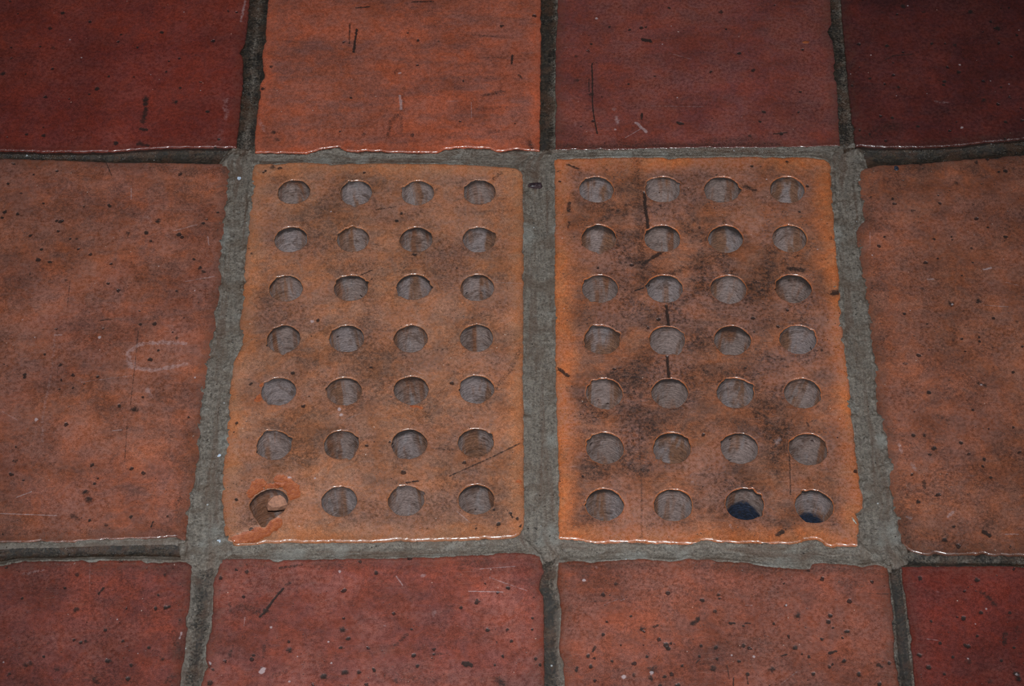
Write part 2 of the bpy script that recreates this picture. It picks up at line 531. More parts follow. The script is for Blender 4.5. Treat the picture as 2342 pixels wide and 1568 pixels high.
    for kind, L, wm, s, dep in mk:
        dd = seg_dist(V2, L) + jit * min(wm * 0.55, 2.5)
        f = (1 - (sstep(wm * 0.28, wm * 0.62, dd) if wm < 3.2 or kind == 'c' else sstep(0.0, wm * 0.85, dd))) * s
        if kind == 'd':
            dark = np.maximum(dark, f)
        elif kind == 'p':
            pale = np.maximum(pale, f)
        else:
            chip = np.maximum(chip, f)
        z = z - f * dep
    edge = kd_dist([B] + [h[1] for h in hb] if False else [B], V2)
    verts = [np.stack([x, y, z], -1)]
    faces = T.tolist()
    A = {'dark': [dark], 'pale': [pale], 'chip': [chip], 'edge': [edge]}
    base = nv
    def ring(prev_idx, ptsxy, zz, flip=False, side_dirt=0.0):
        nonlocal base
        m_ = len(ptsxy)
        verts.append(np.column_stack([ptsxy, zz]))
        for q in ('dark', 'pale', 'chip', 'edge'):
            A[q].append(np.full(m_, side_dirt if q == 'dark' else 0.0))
        cur = list(range(base, base + m_))
        base += m_
        for i in range(m_):
            i2 = (i + 1) % m_
            f_ = (prev_idx[i], cur[i], cur[i2], prev_idx[i2])
            faces.append(f_[::-1] if flip else f_)
        return cur
    zt = top(O[:, 0], O[:, 1])
    prev = [inv[i] for i in range(len(B))]
    for a_, b_ in ((0.35, 0.10), (0.70, 0.38), (0.92, 0.80), (1.0, 1.4)):
        jz = (fbm(O[:, 0] * 0.9 + a_ * 7, O[:, 1] * 0.9, seed + 21, 3, 0.8) - 0.5) * (0.95 if fine < 3 else 0.0)
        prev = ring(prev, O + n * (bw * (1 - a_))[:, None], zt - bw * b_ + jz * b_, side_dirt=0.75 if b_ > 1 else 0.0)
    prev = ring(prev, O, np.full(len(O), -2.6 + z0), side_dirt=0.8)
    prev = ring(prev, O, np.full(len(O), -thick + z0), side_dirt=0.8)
    off = len(B)
    tops = []
    for H, Hb, lw in hb:
        m_ = len(H)
        prev = [inv[off + i] for i in range(m_)]
        off += m_
        zt = top(H[:, 0], H[:, 1])
        hn = Hb - H
        for a_, b_ in ((0.4, 0.12), (0.8, 0.45), (1.0, 1.0)):
            prev = ring(prev, H + hn * (1 - a_), zt - lw * b_, flip=True)
        tops.append(zt - lw)
    V = np.vstack(verts)
    ob = make_obj(name, V, faces, mat, parent, {q: np.concatenate(a_) for q, a_ in A.items()}, origin)
    return ob, [(h[0], t_) for h, t_ in zip(hb, tops)]

# ------------------------------------------------------------------ traced edges of the tiles (photograph pixels)
v1L0 = [(572, 0), (565, 76), (557, 115), (558, 178), (552, 230), (548, 280), (542, 329), (541, 338)]
v1R0 = [(612, 0), (606, 76), (598, 128), (603, 178), (593, 195), (588, 255), (583, 295), (581, 330), (582, 348)]
v2L0 = [(1238, 0), (1239, 80), (1237, 200), (1236, 330), (1234, 345)]
v2R0 = [(1274, 0), (1275, 40), (1270, 100), (1269, 200), (1269, 343)]
v3L0 = [(1899, 0), (1903, 55), (1893, 72), (1906, 92), (1913, 170), (1918, 250), (1922, 334)]
v3R0 = [(1922, 0), (1926, 60), (1933, 130), (1938, 190), (1945, 265), (1950, 310), (1957, 334)]
bT00 = [(0, 345), (100, 348), (250, 348), (300, 343), (400, 338), (541, 338)]
bT01 = [(582, 349), (700, 351), (728, 343), (775, 335), (790, 345), (820, 347), (1000, 350), (1020, 341), (1060, 337), (1120, 339), (1135, 346), (1234, 345)]
bT02 = [(1269, 343), (1400, 343), (1450, 341), (1542, 339), (1640, 338), (1800, 337), (1900, 334), (1922, 334)]
bT03 = [(1957, 334), (2030, 338), (2100, 338), (2200, 333), (2260, 325), (2342, 319)]
tT10 = [(0, 360), (130, 363), (250, 368), (400, 370), (515, 372)]
tVA = [(577, 376), (584, 371), (620, 371), (700, 367), (760, 372), (900, 370), (1000, 371), (1100, 375), (1150, 379), (1180, 382), (1194, 388)]
tVB = [(1266, 366), (1274, 360), (1400, 357), (1515, 357), (1530, 361), (1560, 358), (1700, 355), (1850, 357), (1888, 362), (1900, 370)]
tT13 = [(1975, 384), (2010, 375), (2100, 372), (2200, 362), (2342, 352)]
v1L1 = [(515, 372), (528, 388), (524, 430), (514, 530), (507, 640), (503, 700), (490, 780), (483, 820), (475, 860), (472, 900), (462, 950), (461, 1000), (456, 1050), (446, 1100), (437, 1150), (431, 1200), (426, 1228)]
v1R1 = [(577, 376), (575, 390), (572, 420), (564, 540), (557, 600), (550, 690), (545, 730), (543, 760), (552, 785), (541, 810), (531, 825), (524, 870), (516, 970), (511, 1030), (507, 1080), (504, 1150), (510, 1195), (509, 1220), (517, 1240)]
v2L1 = [(1194, 388), (1198, 400), (1200, 600), (1199, 830), (1200, 1000), (1201, 1150), (1200, 1205), (1190, 1222)]
v2R1 = [(1266, 366), (1267, 500), (1267, 650), (1268, 800), (1269, 900), (1273, 1000), (1275, 1100), (1275, 1180), (1276, 1232)]
v3L1 = [(1900, 370), (1904, 380), (1907, 440), (1912, 540), (1923, 640), (1930, 750), (1940, 830), (1947, 900), (1952, 960), (1959, 1030), (1966, 1080), (1974, 1120), (1979, 1162), (1960, 1172), (1970, 1200), (1964, 1230), (1966, 1248)]
v3R1 = [(1969, 384), (1960, 415), (1967, 460), (1976, 500), (1957, 520), (1960, 560), (1966, 610), (1978, 660), (1982, 720), (1988, 770), (1994, 830), (2000, 880), (2004, 940), (2018, 980), (2029, 1020), (2031, 1070), (2034, 1120), (2040, 1170), (2050, 1215), (2066, 1245), (2088, 1262)]
bT10 = [(0, 1240), (130, 1240), (200, 1236), (300, 1232), (400, 1230), (424, 1238)]
bVA = [(517, 1240), (540, 1246), (580, 1245), (610, 1240), (640, 1241), (700, 1240), (800, 1240), (900, 1238), (1000, 1236), (1100, 1233), (1170, 1229), (1190, 1222)]
bVB = [(1276, 1232), (1330, 1237), (1360, 1244), (1400, 1241), (1500, 1243), (1595, 1244), (1605, 1236), (1630, 1236), (1640, 1242), (1800, 1245), (1835, 1240), (1868, 1233), (1885, 1244), (1905, 1252), (1966, 1250)]
bT13 = [(2088, 1262), (2120, 1268), (2200, 1268), (2342, 1270)]
tT20 = [(0, 1290), (35, 1282), (60, 1279), (200, 1277), (350, 1277), (425, 1280), (440, 1290)]
tT21 = [(500, 1285), (507, 1273), (570, 1273), (640, 1276), (750, 1275), (880, 1272), (1000, 1270), (1100, 1264), (1180, 1259), (1225, 1262), (1235, 1268)]
tT22 = [(1275, 1282), (1300, 1279), (1400, 1279), (1440, 1276), (1460, 1274), (1540, 1279), (1570, 1273), (1650, 1278), (1705, 1282), (1740, 1289), (1760, 1292), (1840, 1297), (1852, 1296), (1856, 1286), (1880, 1283), (1950, 1287), (1970, 1292), (2000, 1286), (2020, 1290), (2032, 1294)]
tT23 = [(2062, 1294), (2100, 1291), (2200, 1291), (2300, 1290), (2342, 1293)]
v1L2 = [(440, 1290), (438, 1330), (435, 1380), (430, 1420), (425, 1480), (420, 1520), (413, 1568)]
v1R2 = [(500, 1285), (496, 1305), (488, 1320), (486, 1350), (484, 1400), (481, 1440), (470, 1475), (468, 1500), (466, 1530), (459, 1560), (458, 1568)]
v2L2 = [(1237, 1268), (1246, 1290), (1246, 1305), (1236, 1325), (1235, 1345), (1245, 1360), (1246, 1400), (1246, 1500), (1247, 1568)]
v2R2 = [(1275, 1282), (1273, 1310), (1272, 1330), (1282, 1390), (1280, 1430), (1276, 1480), (1285, 1520), (1290, 1568)]
v3L2 = [(2032, 1294), (2037, 1330), (2045, 1400), (2048, 1450), (2052, 1500), (2060, 1568)]
v3R2 = [(2062, 1294), (2062, 1310), (2072, 1380), (2080, 1450), (2087, 1510), (2091, 1568)]

TW, TD = 152.0, 252.0                                             # the common tile, width and depth in mm
yf = W(1171, 345)[1]                                              # front edge of the back row
yb = W(1171, 372)[1]
yr = W(1171, 1278)[1]                                             # back edge of the front row
y_top, y_bot = yf + TD, yr - TD

def ext(edge, y):
    """carry a side edge on, in its own direction, to floor depth y (mm)"""
    e = WP(edge)
    a, b = (e[-1], e[0]) if y > e[:, 1].max() - 1 else (e[0], e[-1])
    d = b - a
    return b + d * ((y - b[1]) / d[1])
def hext(edge, x):
    e = WP(edge)
    a, b = (e[-1], e[0]) if x < e[:, 0].min() else (e[0], e[-1])
    d = b - a
    return b + d * ((x - b[0]) / d[0])

x_left = W(424, 800)[0] - TW + 8
x_right = W(2010, 800)[0] + TW

def P_(*parts):
    return np.vstack([np.atleast_2d(q) for q in parts])

outl = {}
outl['T00'] = P_(hext(bT00, x_left - 6), WP(bT00), WP(v1L0)[::-1], ext(v1L0, y_top), (x_left - 4, y_top))
outl['T01'] = P_(ext(v1R0, y_top), WP(v1R0), WP(bT01), WP(v2L0)[::-1], ext(v2L0, y_top))
outl['T02'] = P_(ext(v2R0, y_top), WP(v2R0), WP(bT02), WP(v3L0)[::-1], ext(v3L0, y_top))
outl['T03'] = P_(ext(v3R0, y_top), WP(v3R0), WP(bT03), hext(bT03, x_right + 2), (x_right + 2, y_top))
outl['T10'] = P_(hext(tT10, x_left), hext(bT10, x_left), WP(bT10), WP(v1L1)[::-1], WP(tT10)[::-1])
outl['VA'] = P_(WP(v1R1), WP(bVA), WP(v2L1)[::-1], WP(tVA)[::-1])
outl['VB'] = P_(WP(v2R1), WP(bVB), WP(v3L1)[::-1], WP(tVB)[::-1])
outl['T13'] = P_(WP(v3R1), WP(bT13), hext(bT13, x_right), hext(tT13, x_right), WP(tT13)[::-1])
outl['T20'] = P_(hext(tT20, x_left), (x_left, y_bot), ext(v1L2, y_bot), WP(v1L2)[::-1], WP(tT20)[::-1])
outl['T21'] = P_(WP(v1R2), ext(v1R2, y_bot), ext(v2L2, y_bot), WP(v2L2)[::-1], WP(tT21)[::-1])
outl['T22'] = P_(WP(v2R2), ext(v2R2, y_bot), ext(v3L2, y_bot), WP(v3L2)[::-1], WP(tT22)[::-1])
outl['T23'] = P_(WP(v3R2), ext(v3R2, y_bot), (x_right, y_bot), hext(tT23, x_right), WP(tT23)[::-1])

# ------------------------------------------------------------------ floor bed (structure), with a pocket under the vent tiles
OUT = 2                                                           # further tiles on every side, beyond the picture
JX = 9.0
X0, X1 = x_left - OUT * (TW + JX) - 12, x_right + OUT * (TW + JX) + 12
Y0, Y1 = y_bot - 1 * (TD + JX) - 12, y_top + OUT * (TD + JX) + 12
pk = np.vstack([outl['VA'], outl['VB']])
px0, py0 = pk.min(0) - 2
px1, py1 = pk.max(0) + 2
xs, ys = [X0, px0, px1, X1], [Y0, py0, py1, Y1]
bv, bf = [], []
for zz in (-20.0, -70.0):
    for yy in ys:
        for xx in xs:
            bv.append((xx, yy, zz))
k = len(bv)
for (xx, yy) in ((px0, py0), (px1, py0), (px1, py1), (px0, py1)):
    bv.append((xx, yy, -48.0))
for r_ in range(3):
    for c_ in range(3):
        i = r_ * 4 + c_
        if (r_, c_) != (1, 1):
            bf.append((i, i + 1, i + 5, i + 4))
        bf.append((16 + i, 16 + i + 4, 16 + i + 5, 16 + i + 1))
t4 = (5, 6, 10, 9)
for a in range(4):
    bf.append((t4[a], t4[(a + 1) % 4], k + (a + 1) % 4, k + a))
bf.append((k, k + 1, k + 2, k + 3))
rim = [0, 1, 2, 3, 7, 11, 15, 14, 13, 12, 8, 4]
for a in range(12):
    p_, q_ = rim[a], rim[(a + 1) % 12]
    bf.append((p_, p_ + 16, q_ + 16, q_))
floor = make_obj('floor', bv, bf, BED, smooth=False, origin=np.array([0, 0, -70.0]))
floor['kind'] = 'structure'
floor['label'] = 'old red and orange quarry tile floor laid in grey mortar'

# ------------------------------------------------------------------ marks seen on the tiles: (kind, pixel line, width px, strength, depth mm)
def pits(s):
    """'x,y,w[,strength]' items -> pits; w is the width in photograph pixels"""
    out = []
    for it in s.split():
        q = [float(a) for a in it.split(',')]
        st = q[3] if len(q) > 3 else 0.85
        out.append(('d', [(q[0], q[1])], q[2] * 2.1, st, 0.35 * st if q[2] > 4 else 0.15))
    return out
def dk(line, w, s=0.8, dep=0.1):
    return ('d', line, w * 1.6, s * (0.68 if w < 2 else 1.0), dep)
def pl(line, w, s=0.5):
    return ('p', line, w * 1.6, s, 0.0)
def whites(s):
    return [('p', [(float(a), float(b))], float(c) * 2.4, 1.0, 0.0) for a, b, c in (it.split(',') for it in s.split())]

MK = {}
MK['T00'] = pits('115,66,6,.6 122,111,7,.6 7,170,7 58,171,4,.6 222,204,6 205,216,4 402,234,7 475,256,6 143,30,6 370,75,5 277,80,4 249,176,4 413,202,4 100,311,6 62,308,4 265,328,6 315,110,3 92,108,4 380,165,4 500,320,4 334,228,9 329,298,7,.7 321,328,8,.6') + [
    dk([(333, 225), (333, 240)], 10, .8), dk([(334, 248), (331, 262), (327, 280)], 10, .65), dk([(322, 296), (335, 298)], 6, .7), dk([(316, 330), (340, 334)], 6, .6),
    pl([(561, 4), (551, 50)], 5, .45), pl([(518, 230), (517, 270)], 12, .3), pl([(505, 300), (500, 325)], 14, .22)] + whites('160,92,2 187,133,2 421,29,2 345,172,1.5 459,208,1.5')
MK['T01'] = [dk([(816, 68), (812, 95), (809, 120)], 4, .9), dk([(800, 55), (799, 100)], 3, .6), dk([(815, 19), (845, 16)], 3, .8), dk([(945, 5), (990, 4)], 4, .6),
    dk([(1105, 219), (1150, 210)], 9, .5), dk([(1172, 127), (1170, 146)], 4, .8), dk([(1186, 172), (1194, 181)], 4, .6), dk([(888, 312), (892, 280), (910, 265)], 8, .4),
    dk([(919, 305), (917, 262), (925, 200)], 7, .33), dk([(900, 170), (908, 160)], 12, .33), dk([(1060, 80), (1130, 72)], 14, .22), dk([(1070, 80), (1160, 87)], 5, .4),
    dk([(1088, 131), (1155, 133)], 5, .3), dk([(1115, 182), (1155, 174)], 14, .3), dk([(955, 205), (1030, 212)], 16, .22), dk([(1090, 250), (1160, 247)], 10, .28),
    dk([(985, 45), (1000, 60)], 22, .25), dk([(945, 25), (985, 30)], 26, .28), dk([(640, 165), (700, 170), (770, 175)], 60, .2), dk([(790, 285), (860, 290)], 16, .2),
    dk([(1120, 302), (1150, 300)], 8, .35), dk([(1210, 325), (1216, 340)], 10, .5), pl([(915, 220), (918, 250)], 5, .6), pl([(912, 169), (916, 168)], 4, .7),
    pl([(1078, 235), (1078, 270)], 1.5, .5), pl([(1020, 232), (1048, 232)], 1.5, .5), pl([(590, 270), (605, 300)], 9, .3)] + pits('803,225,4 1059,186,3 832,308,6,.5 943,310,6,.6 1003,95,3 1148,60,6,.7 620,153,5,.6 601,203,7 625,303,6,.6 635,320,7,.6')
MK['T02'] = [dk([(1354, 145), (1355, 185), (1355, 235), (1358, 265), (1366, 305)], 2.5, .85), dk([(1347, 180), (1347, 210)], 2, .6), dk([(1345, 143), (1365, 143)], 2, .5),
    dk([(1470, 90), (1487, 94)], 7, .9), dk([(1468, 260), (1467, 272)], 4, .8), dk([(1550, 280), (1562, 284)], 5, .9), dk([(1770, 306), (1800, 303)], 3, .7), dk([(1280, 335), (1500, 333), (1780, 330)], 16, .4),
    dk([(1400, 328), (1500, 326)], 22, .32), dk([(1285, 305), (1330, 315)], 26, .25), dk([(1600, 322), (1720, 318)], 16, .35), pl([(1455, 281), (1478, 301)], 6, .6), pl([(1409, 270), (1414, 281)], 9, .5),
    pl([(1405, 250)], 8, .35), pl([(1407, 296)], 5, .6), pl([(1532, 122), (1580, 135)], 3, .3), pl([(1430, 315), (1465, 295)], 1.5, .5), pl([(1490, 242), (1610, 244)], 1.5, .35), ('c', [(1838, 97), (1848, 96)], 8, .9, 0),
    pl([(1290, 108), (1320, 108)], 2, .3), pl([(1315, 285)], 16, .2)] + pits('1353,216,7 1394,62,4 1477,62,4 1530,18,4 1626,163,5 1498,174,3 1437,192,3 1320,183,6,.5 1318,128,5,.5 1650,27,7,.7 1722,160,6,.7 1690,121,5 1747,255,5 1830,210,4 1787,305,5 1715,310,6,.6 1556,283,5 1738,278,4 1900,70,9 1352,100,4') + whites('1364,42,3 1535,60,1.6 1549,223,1.6 1515,101,1.5')
MK['T03'] = [dk([(2025, 137), (2045, 128), (2085, 125)], 3, .5), dk([(1990, 300), (2050, 290)], 26, .35), dk([(1970, 315), (2010, 310)], 14, .4)] + pits('2184,104,6,.6 2280,66,8 2220,28,7 2065,15,7 2028,105,6 2132,100,5 2192,165,5 2160,188,5 2158,195,4 2112,28,5,.6 2040,270,5 2250,230,6,.6 2055,200,4 2290,200,3 2100,290,4 2300,280,5 1990,180,4') + whites('2200,292,4 1992,127,2 1945,170,2 2308,193,2 2265,186,1.6 2195,149,2.5 2076,14,1.6 2330,70,1.6 2120,215,1.2 2050,220,1.2') + [pl([(2140, 232), (2165, 236)], 6, .3)]
MK['T10'] = pits('412,397,6 361,504,8 409,535,6 464,509,5 335,531,6 345,550,4 250,469,5 100,464,4 18,419,4 69,538,5 95,569,5 86,594,6 114,599,5,.7 10,484,5 40,487,5 130,504,4 143,504,4,.8 458,612,6,.7 466,620,6,.7 443,592,4 207,580,5,.7 174,545,4,.6 353,739,6,.8 321,741,4 420,726,3 404,771,5,.7 362,800,4 343,821,6 102,809,4 137,833,5,.7 273,927,5 307,936,9 210,1062,5 300,1070,5 328,1081,5,.7 195,1124,7 203,1140,8,.8 216,1105,4 206,1189,4 299,1181,4 56,855,4 56,862,4 34,1053,6,.5 5,497,4 150,640,4,.6 48,441,4,.7 293,532,6,.5') + [
    dk([(160, 640), (154, 700)], 1.8, .65, 0), dk([(316, 755), (308, 840), (298, 925)], 1.8, .7, 0), dk([(291, 965), (285, 1055)], 1.8, .6, 0), dk([(243, 372), (255, 400)], 2, .6, 0), dk([(135, 790), (130, 870)], 1.6, .45, 0), dk([(80, 820), (82, 865)], 1.6, .4, 0), dk([(271, 840), (270, 950)], 1.6, .35, 0),
    dk([(230, 732), (256, 728)], 3, .5), dk([(300, 600), (320, 645)], 12, .3), dk([(165, 1178), (178, 1186)], 10, .55), dk([(243, 1198)], 8, .5), dk([(402, 1150), (412, 1140)], 8, .45), dk([(385, 1212)], 14, .35), dk([(350, 1192), (345, 1204)], 2.5, .7),
    dk([(330, 380), (420, 392), (510, 392)], 26, .34), dk([(400, 430), (480, 440)], 40, .22), dk([(0, 1218), (200, 1215)], 20, .25), dk([(430, 970), (425, 1080), (410, 1180)], 24, .25), dk([(440, 420), (510, 440)], 22, .3),
    pl([(425, 784), (370, 782), (320, 785), (292, 805), (298, 838), (350, 846), (425, 832)], 8, .42), pl([(295, 800), (305, 835)], 22, .22), pl([(335, 888), (342, 900)], 10, .38), pl([(125, 770), (118, 850), (103, 920), (97, 960), (97, 1010)], 5, .27), pl([(125, 765), (142, 765)], 2.5, .45),
    pl([(0, 1173), (130, 1178)], 1.6, .6), pl([(38, 1136), (72, 1123)], 1.8, .6), pl([(258, 984), (279, 982)], 1.8, .6), pl([(185, 873), (300, 858)], 1.4, .4), pl([(398, 527), (450, 513)], 2.5, .45), pl([(425, 643), (490, 631)], 2.5, .45), pl([(300, 430), (300, 455)], 1.8, .5), pl([(475, 540), (478, 560)], 2, .5), pl([(335, 490), (350, 510)], 10, .2), pl([(45, 655), (75, 670)], 4, .25),
    pl([(5, 940), (40, 960)], 2, .35)] + whites('82,958,4 79,770,1.5 228,770,4 51,730,1.5 445,664,2 363,608,1.5 446,862,2')
MK['T13'] = pits('2174,693,8 2238,687,7 2023,541,4 2136,546,4 2176,541,3 2178,548,3 2300,541,5 2068,716,5 2087,481,5,.6 2042,453,4 2109,660,6,.45 2240,770,4 2241,780,4 2188,418,7,.55 2260,520,3 2300,390,5 2285,392,4 2233,370,6,.7 2260,362,5,.6 2125,897,5 2089,994,6 2115,995,5,.6 2136,1025,6 2126,1038,5,.7 2198,1011,5 2251,1049,5 2100,1147,6,.7 2181,1203,4 2159,1233,6 2215,1130,5,.5 2267,1092,4 2225,936,4 2317,850,4 2222,567,4,.6 2225,600,3 2110,660,5,.5 2070,830,5,.5 2120,740,3 2200,630,3 2326,735,5,.5') + [
    dk([(2250, 1215), (2262, 1223)], 7, .9), dk([(2248, 1208), (2270, 1190)], 10, .4), dk([(2236, 874), (2254, 881)], 5, .5), dk([(2145, 950), (2170, 960)], 7, .4), dk([(2113, 1100), (2114, 1115)], 6, .55), dk([(2185, 750), (2180, 785)], 12, .35), dk([(2135, 640), (2200, 680)], 18, .2),
    dk([(2005, 600), (2010, 700), (2020, 790)], 30, .3), dk([(1995, 430), (1990, 500)], 24, .3), dk([(2060, 1090), (2068, 1180), (2075, 1230)], 30, .33), dk([(2040, 980), (2090, 1030)], 22, .28), dk([(2200, 385), (2250, 395)], 34, .25), dk([(2000, 390), (2150, 385)], 18, .3), dk([(2290, 960), (2310, 990)], 30, .2),
    pl([(2250, 616), (2266, 612)], 4, .7), pl([(2122, 638), (2135, 638)], 4, .5), pl([(2250, 697), (2305, 701)], 2, .45), pl([(2169, 1180), (2180, 1170)], 5, .5), pl([(2300, 1221), (2328, 1221)], 3, .45), pl([(2060, 835), (2070, 830)], 14, .22), pl([(2075, 1180), (2085, 1185)], 6, .35), pl([(2300, 645), (2330, 652)], 2, .4), pl([(2085, 1060), (2092, 1072)], 7, .35), pl([(2057, 1015), (2062, 1033)], 6, .4), pl([(1990, 530), (1990, 560)], 1.6, .4)] + whites('2245,879,2 1995,583,1.6 2082,709,1.6 2178,695,2 2228,537,1.4 2295,592,1.2')
MK['T20'] = pits('172,1392,7,.7 175,1313,5,.6 50,1367,4 378,1388,5 386,1386,4 355,1390,5 362,1359,4 376,1312,5,.6 185,1468,5 250,1510,5,.6 372,1505,7,.6 60,1520,8,.6 70,1515,6,.6 245,1510,5 293,1551,5 240,1440,4 130,1530,6,.5 195,1465,5,.6 215,1550,9,.5 222,1558,8,.5 385,1555,9,.5 395,1545,7,.5 412,1420,6,.5 400,1470,6,.4 280,1465,4 340,1480,4 20,1540,5,.6 100,1500,4 300,1520,4 110,1470,5,.4') + [
    dk([(236, 1343), (225, 1356)], 4, .8), dk([(195, 1331), (230, 1331)], 1.8, .5, 0), dk([(395, 1440), (415, 1500)], 14, .33), dk([(60, 1520), (150, 1530)], 16, .25), dk([(200, 1550), (300, 1556)], 16, .25), dk([(180, 1300), (420, 1300)], 22, .2), pl([(55, 1311), (98, 1302)], 5, .3), pl([(205, 1285), (205, 1350)], 2.5, .28), pl([(415, 1445), (411, 1457)], 3, .6), pl([(100, 1285), (170, 1290)], 4, .2)] + whites('268,1415,1.5 315,1493,1.5 8,1513,2')
MK['T21'] = [dk([(595, 1408), (606, 1399), (614, 1386), (632, 1362), (648, 1345)], 4, .9), dk([(608, 1396)], 9, .9), dk([(655, 1336), (662, 1332)], 6, .5), dk([(540, 1382), (570, 1390), (600, 1403)], 12, .36), dk([(525, 1378), (528, 1398)], 5, .4), dk([(520, 1285), (600, 1290)], 12, .3), dk([(720, 1290), (860, 1290)], 26, .3), dk([(640, 1298), (690, 1290)], 5, .5),
    dk([(1050, 1290), (1110, 1288)], 22, .33), dk([(523, 1500), (528, 1488)], 6, .5), dk([(605, 1475), (602, 1500)], 6, .4), dk([(900, 1480), (930, 1450)], 6, .4), dk([(985, 1496), (1020, 1492)], 5, .4), dk([(620, 1545), (650, 1535)], 8, .3), dk([(880, 1540), (980, 1555)], 30, .25), dk([(1140, 1555), (1150, 1564)], 12, .6), dk([(1060, 1515), (1078, 1520)], 7, .85),
    pl([(1072, 1351), (1150, 1353)], 1.8, .65), pl([(1120, 1320), (1205, 1350)], 1.4, .5), pl([(1098, 1300), (1180, 1294)], 1.6, .5), pl([(906, 1316), (921, 1338)], 2, .5), pl([(968, 1315)], 7, .45), pl([(994, 1395), (990, 1405)], 8, .3), pl([(598, 1536), (602, 1528)], 7, 1.0), pl([(560, 1410), (558, 1430)], 1.5, .4), pl([(880, 1430)], 4, .4)] + pits('783,1438,7 797,1459,5 780,1480,4 580,1497,4 740,1546,7,.9 788,1536,7 860,1308,5 505,1320,5,.8 1162,1344,5 1090,1376,6,.7 1090,1371,4 1055,1389,4 1115,1440,5 1160,1438,4 1217,1438,3 1170,1465,4 1132,1520,4 955,1522,4,.9 942,1438,3 992,1495,3 947,1498,5 565,1306,5,.7 540,1302,4 662,1486,7,.8 855,1530,5 820,1535,5,.7 905,1555,7,.6 1218,1413,3 1225,1505,4 1235,1520,4 1150,1500,4 477,1521,6,.6 487,1530,5,.6 480,1560,6,.7') + whites('620,1433,2.5 752,1466,2 777,1306,3 758,1515,2 478,1516,4 680,1500,1.5 662,1557,2')
MK['T22'] = pits('1606,1370,5 1643,1358,5 1646,1367,3 1635,1397,5,.7 1468,1436,7 1523,1473,6 1528,1481,5 1637,1479,6,.7 1604,1475,4 1493,1530,10,.8 1490,1550,7 1632,1527,7,.8 1346,1498,5 1351,1522,5 1408,1334,5,.7 1443,1408,3 1520,1546,4 1450,1543,5,.6 1825,1407,7 1797,1382,4,.6 1899,1407,5 1895,1421,6 1938,1442,5 1905,1434,3 1819,1481,7 1765,1530,7 1700,1475,5,.6 1897,1523,5 2011,1562,5 2035,1515,5 1700,1430,3 1770,1425,4 1880,1460,4 1640,1505,4 1690,1510,4 1600,1500,4 1710,1540,4 1560,1520,4 1400,1510,4 1550,1565,5 1860,1540,5 1930,1510,5 1965,1540,5 1850,1500,4 1480,1500,4 1380,1450,4') + [
    dk([(1583, 1424), (1592, 1420), (1597, 1414)], 8, .75), dk([(1496, 1432), (1505, 1428)], 4, .6), dk([(1356, 1488), (1360, 1478)], 4, .7), dk([(1318, 1534), (1320, 1525)], 4, .8), dk([(1670, 1424), (1678, 1424)], 4, .9), dk([(1704, 1424), (1716, 1424)], 3, .6), dk([(1897, 1492), (1912, 1488)], 4, .8), dk([(1787, 1498), (1800, 1495)], 3, .7), dk([(2008, 1518), (2018, 1523)], 5, .7), dk([(1678, 1548), (1677, 1568)], 2, .8), dk([(1663, 1520), (1668, 1550)], 2, .5), dk([(1708, 1543), (1711, 1562)], 2, .7), dk([(1600, 1506), (1592, 1515)], 2, .6),
    dk([(1290, 1290), (1500, 1292)], 14, .28), dk([(1560, 1290), (1720, 1300), (1900, 1300), (2000, 1300)], 18, .33), dk([(1330, 1320), (1430, 1315)], 24, .25), dk([(1900, 1320), (1960, 1335)], 22, .25), dk([(1580, 1455), (1575, 1470)], 14, .25), dk([(1985, 1355), (2035, 1357)], 2, .4), dk([(1345, 1375), (1420, 1370)], 3, .35), pl([(1365, 1297)], 6, .35), pl([(1705, 1383), (1720, 1383)], 2, .4), pl([(1790, 1560), (1822, 1535)], 2, .35), pl([(1388, 1378), (1412, 1370)], 1.6, .4), pl([(1420, 1372), (1428, 1369)], 1.6, .5)] + whites('1427,1547,4 1336,1326,3 1674,1497,2 1724,1500,2.5 1798,1382,2 1490,1537,4')
MK['T23'] = pits('2105,1322,6,.7 2235,1325,5 2203,1414,6 2244,1400,5 2235,1453,4 2215,1476,5 2215,1510,7,.7 2125,1525,6 2325,1540,8 2330,1550,7 2265,1558,7,.6 2180,1503,4 2103,1497,5 2150,1470,4 2310,1400,4 2130,1420,3 2160,1540,3 2290,1510,4 2320,1480,4') + [dk([(2243, 1353), (2262, 1366), (2275, 1382)], 9, .55), dk([(2300, 1448), (2297, 1470)], 7, .5), dk([(2206, 1474), (2218, 1478)], 5, .8), dk([(2330, 1440)], 14, .4), pl([(2120, 1460), (2145, 1463)], 1.6, .4), pl([(2145, 1355)], 8, .2)] + whites('2255,1391,2 2231,1426,1.5 2214,1505,2.5 2325,1540,3')
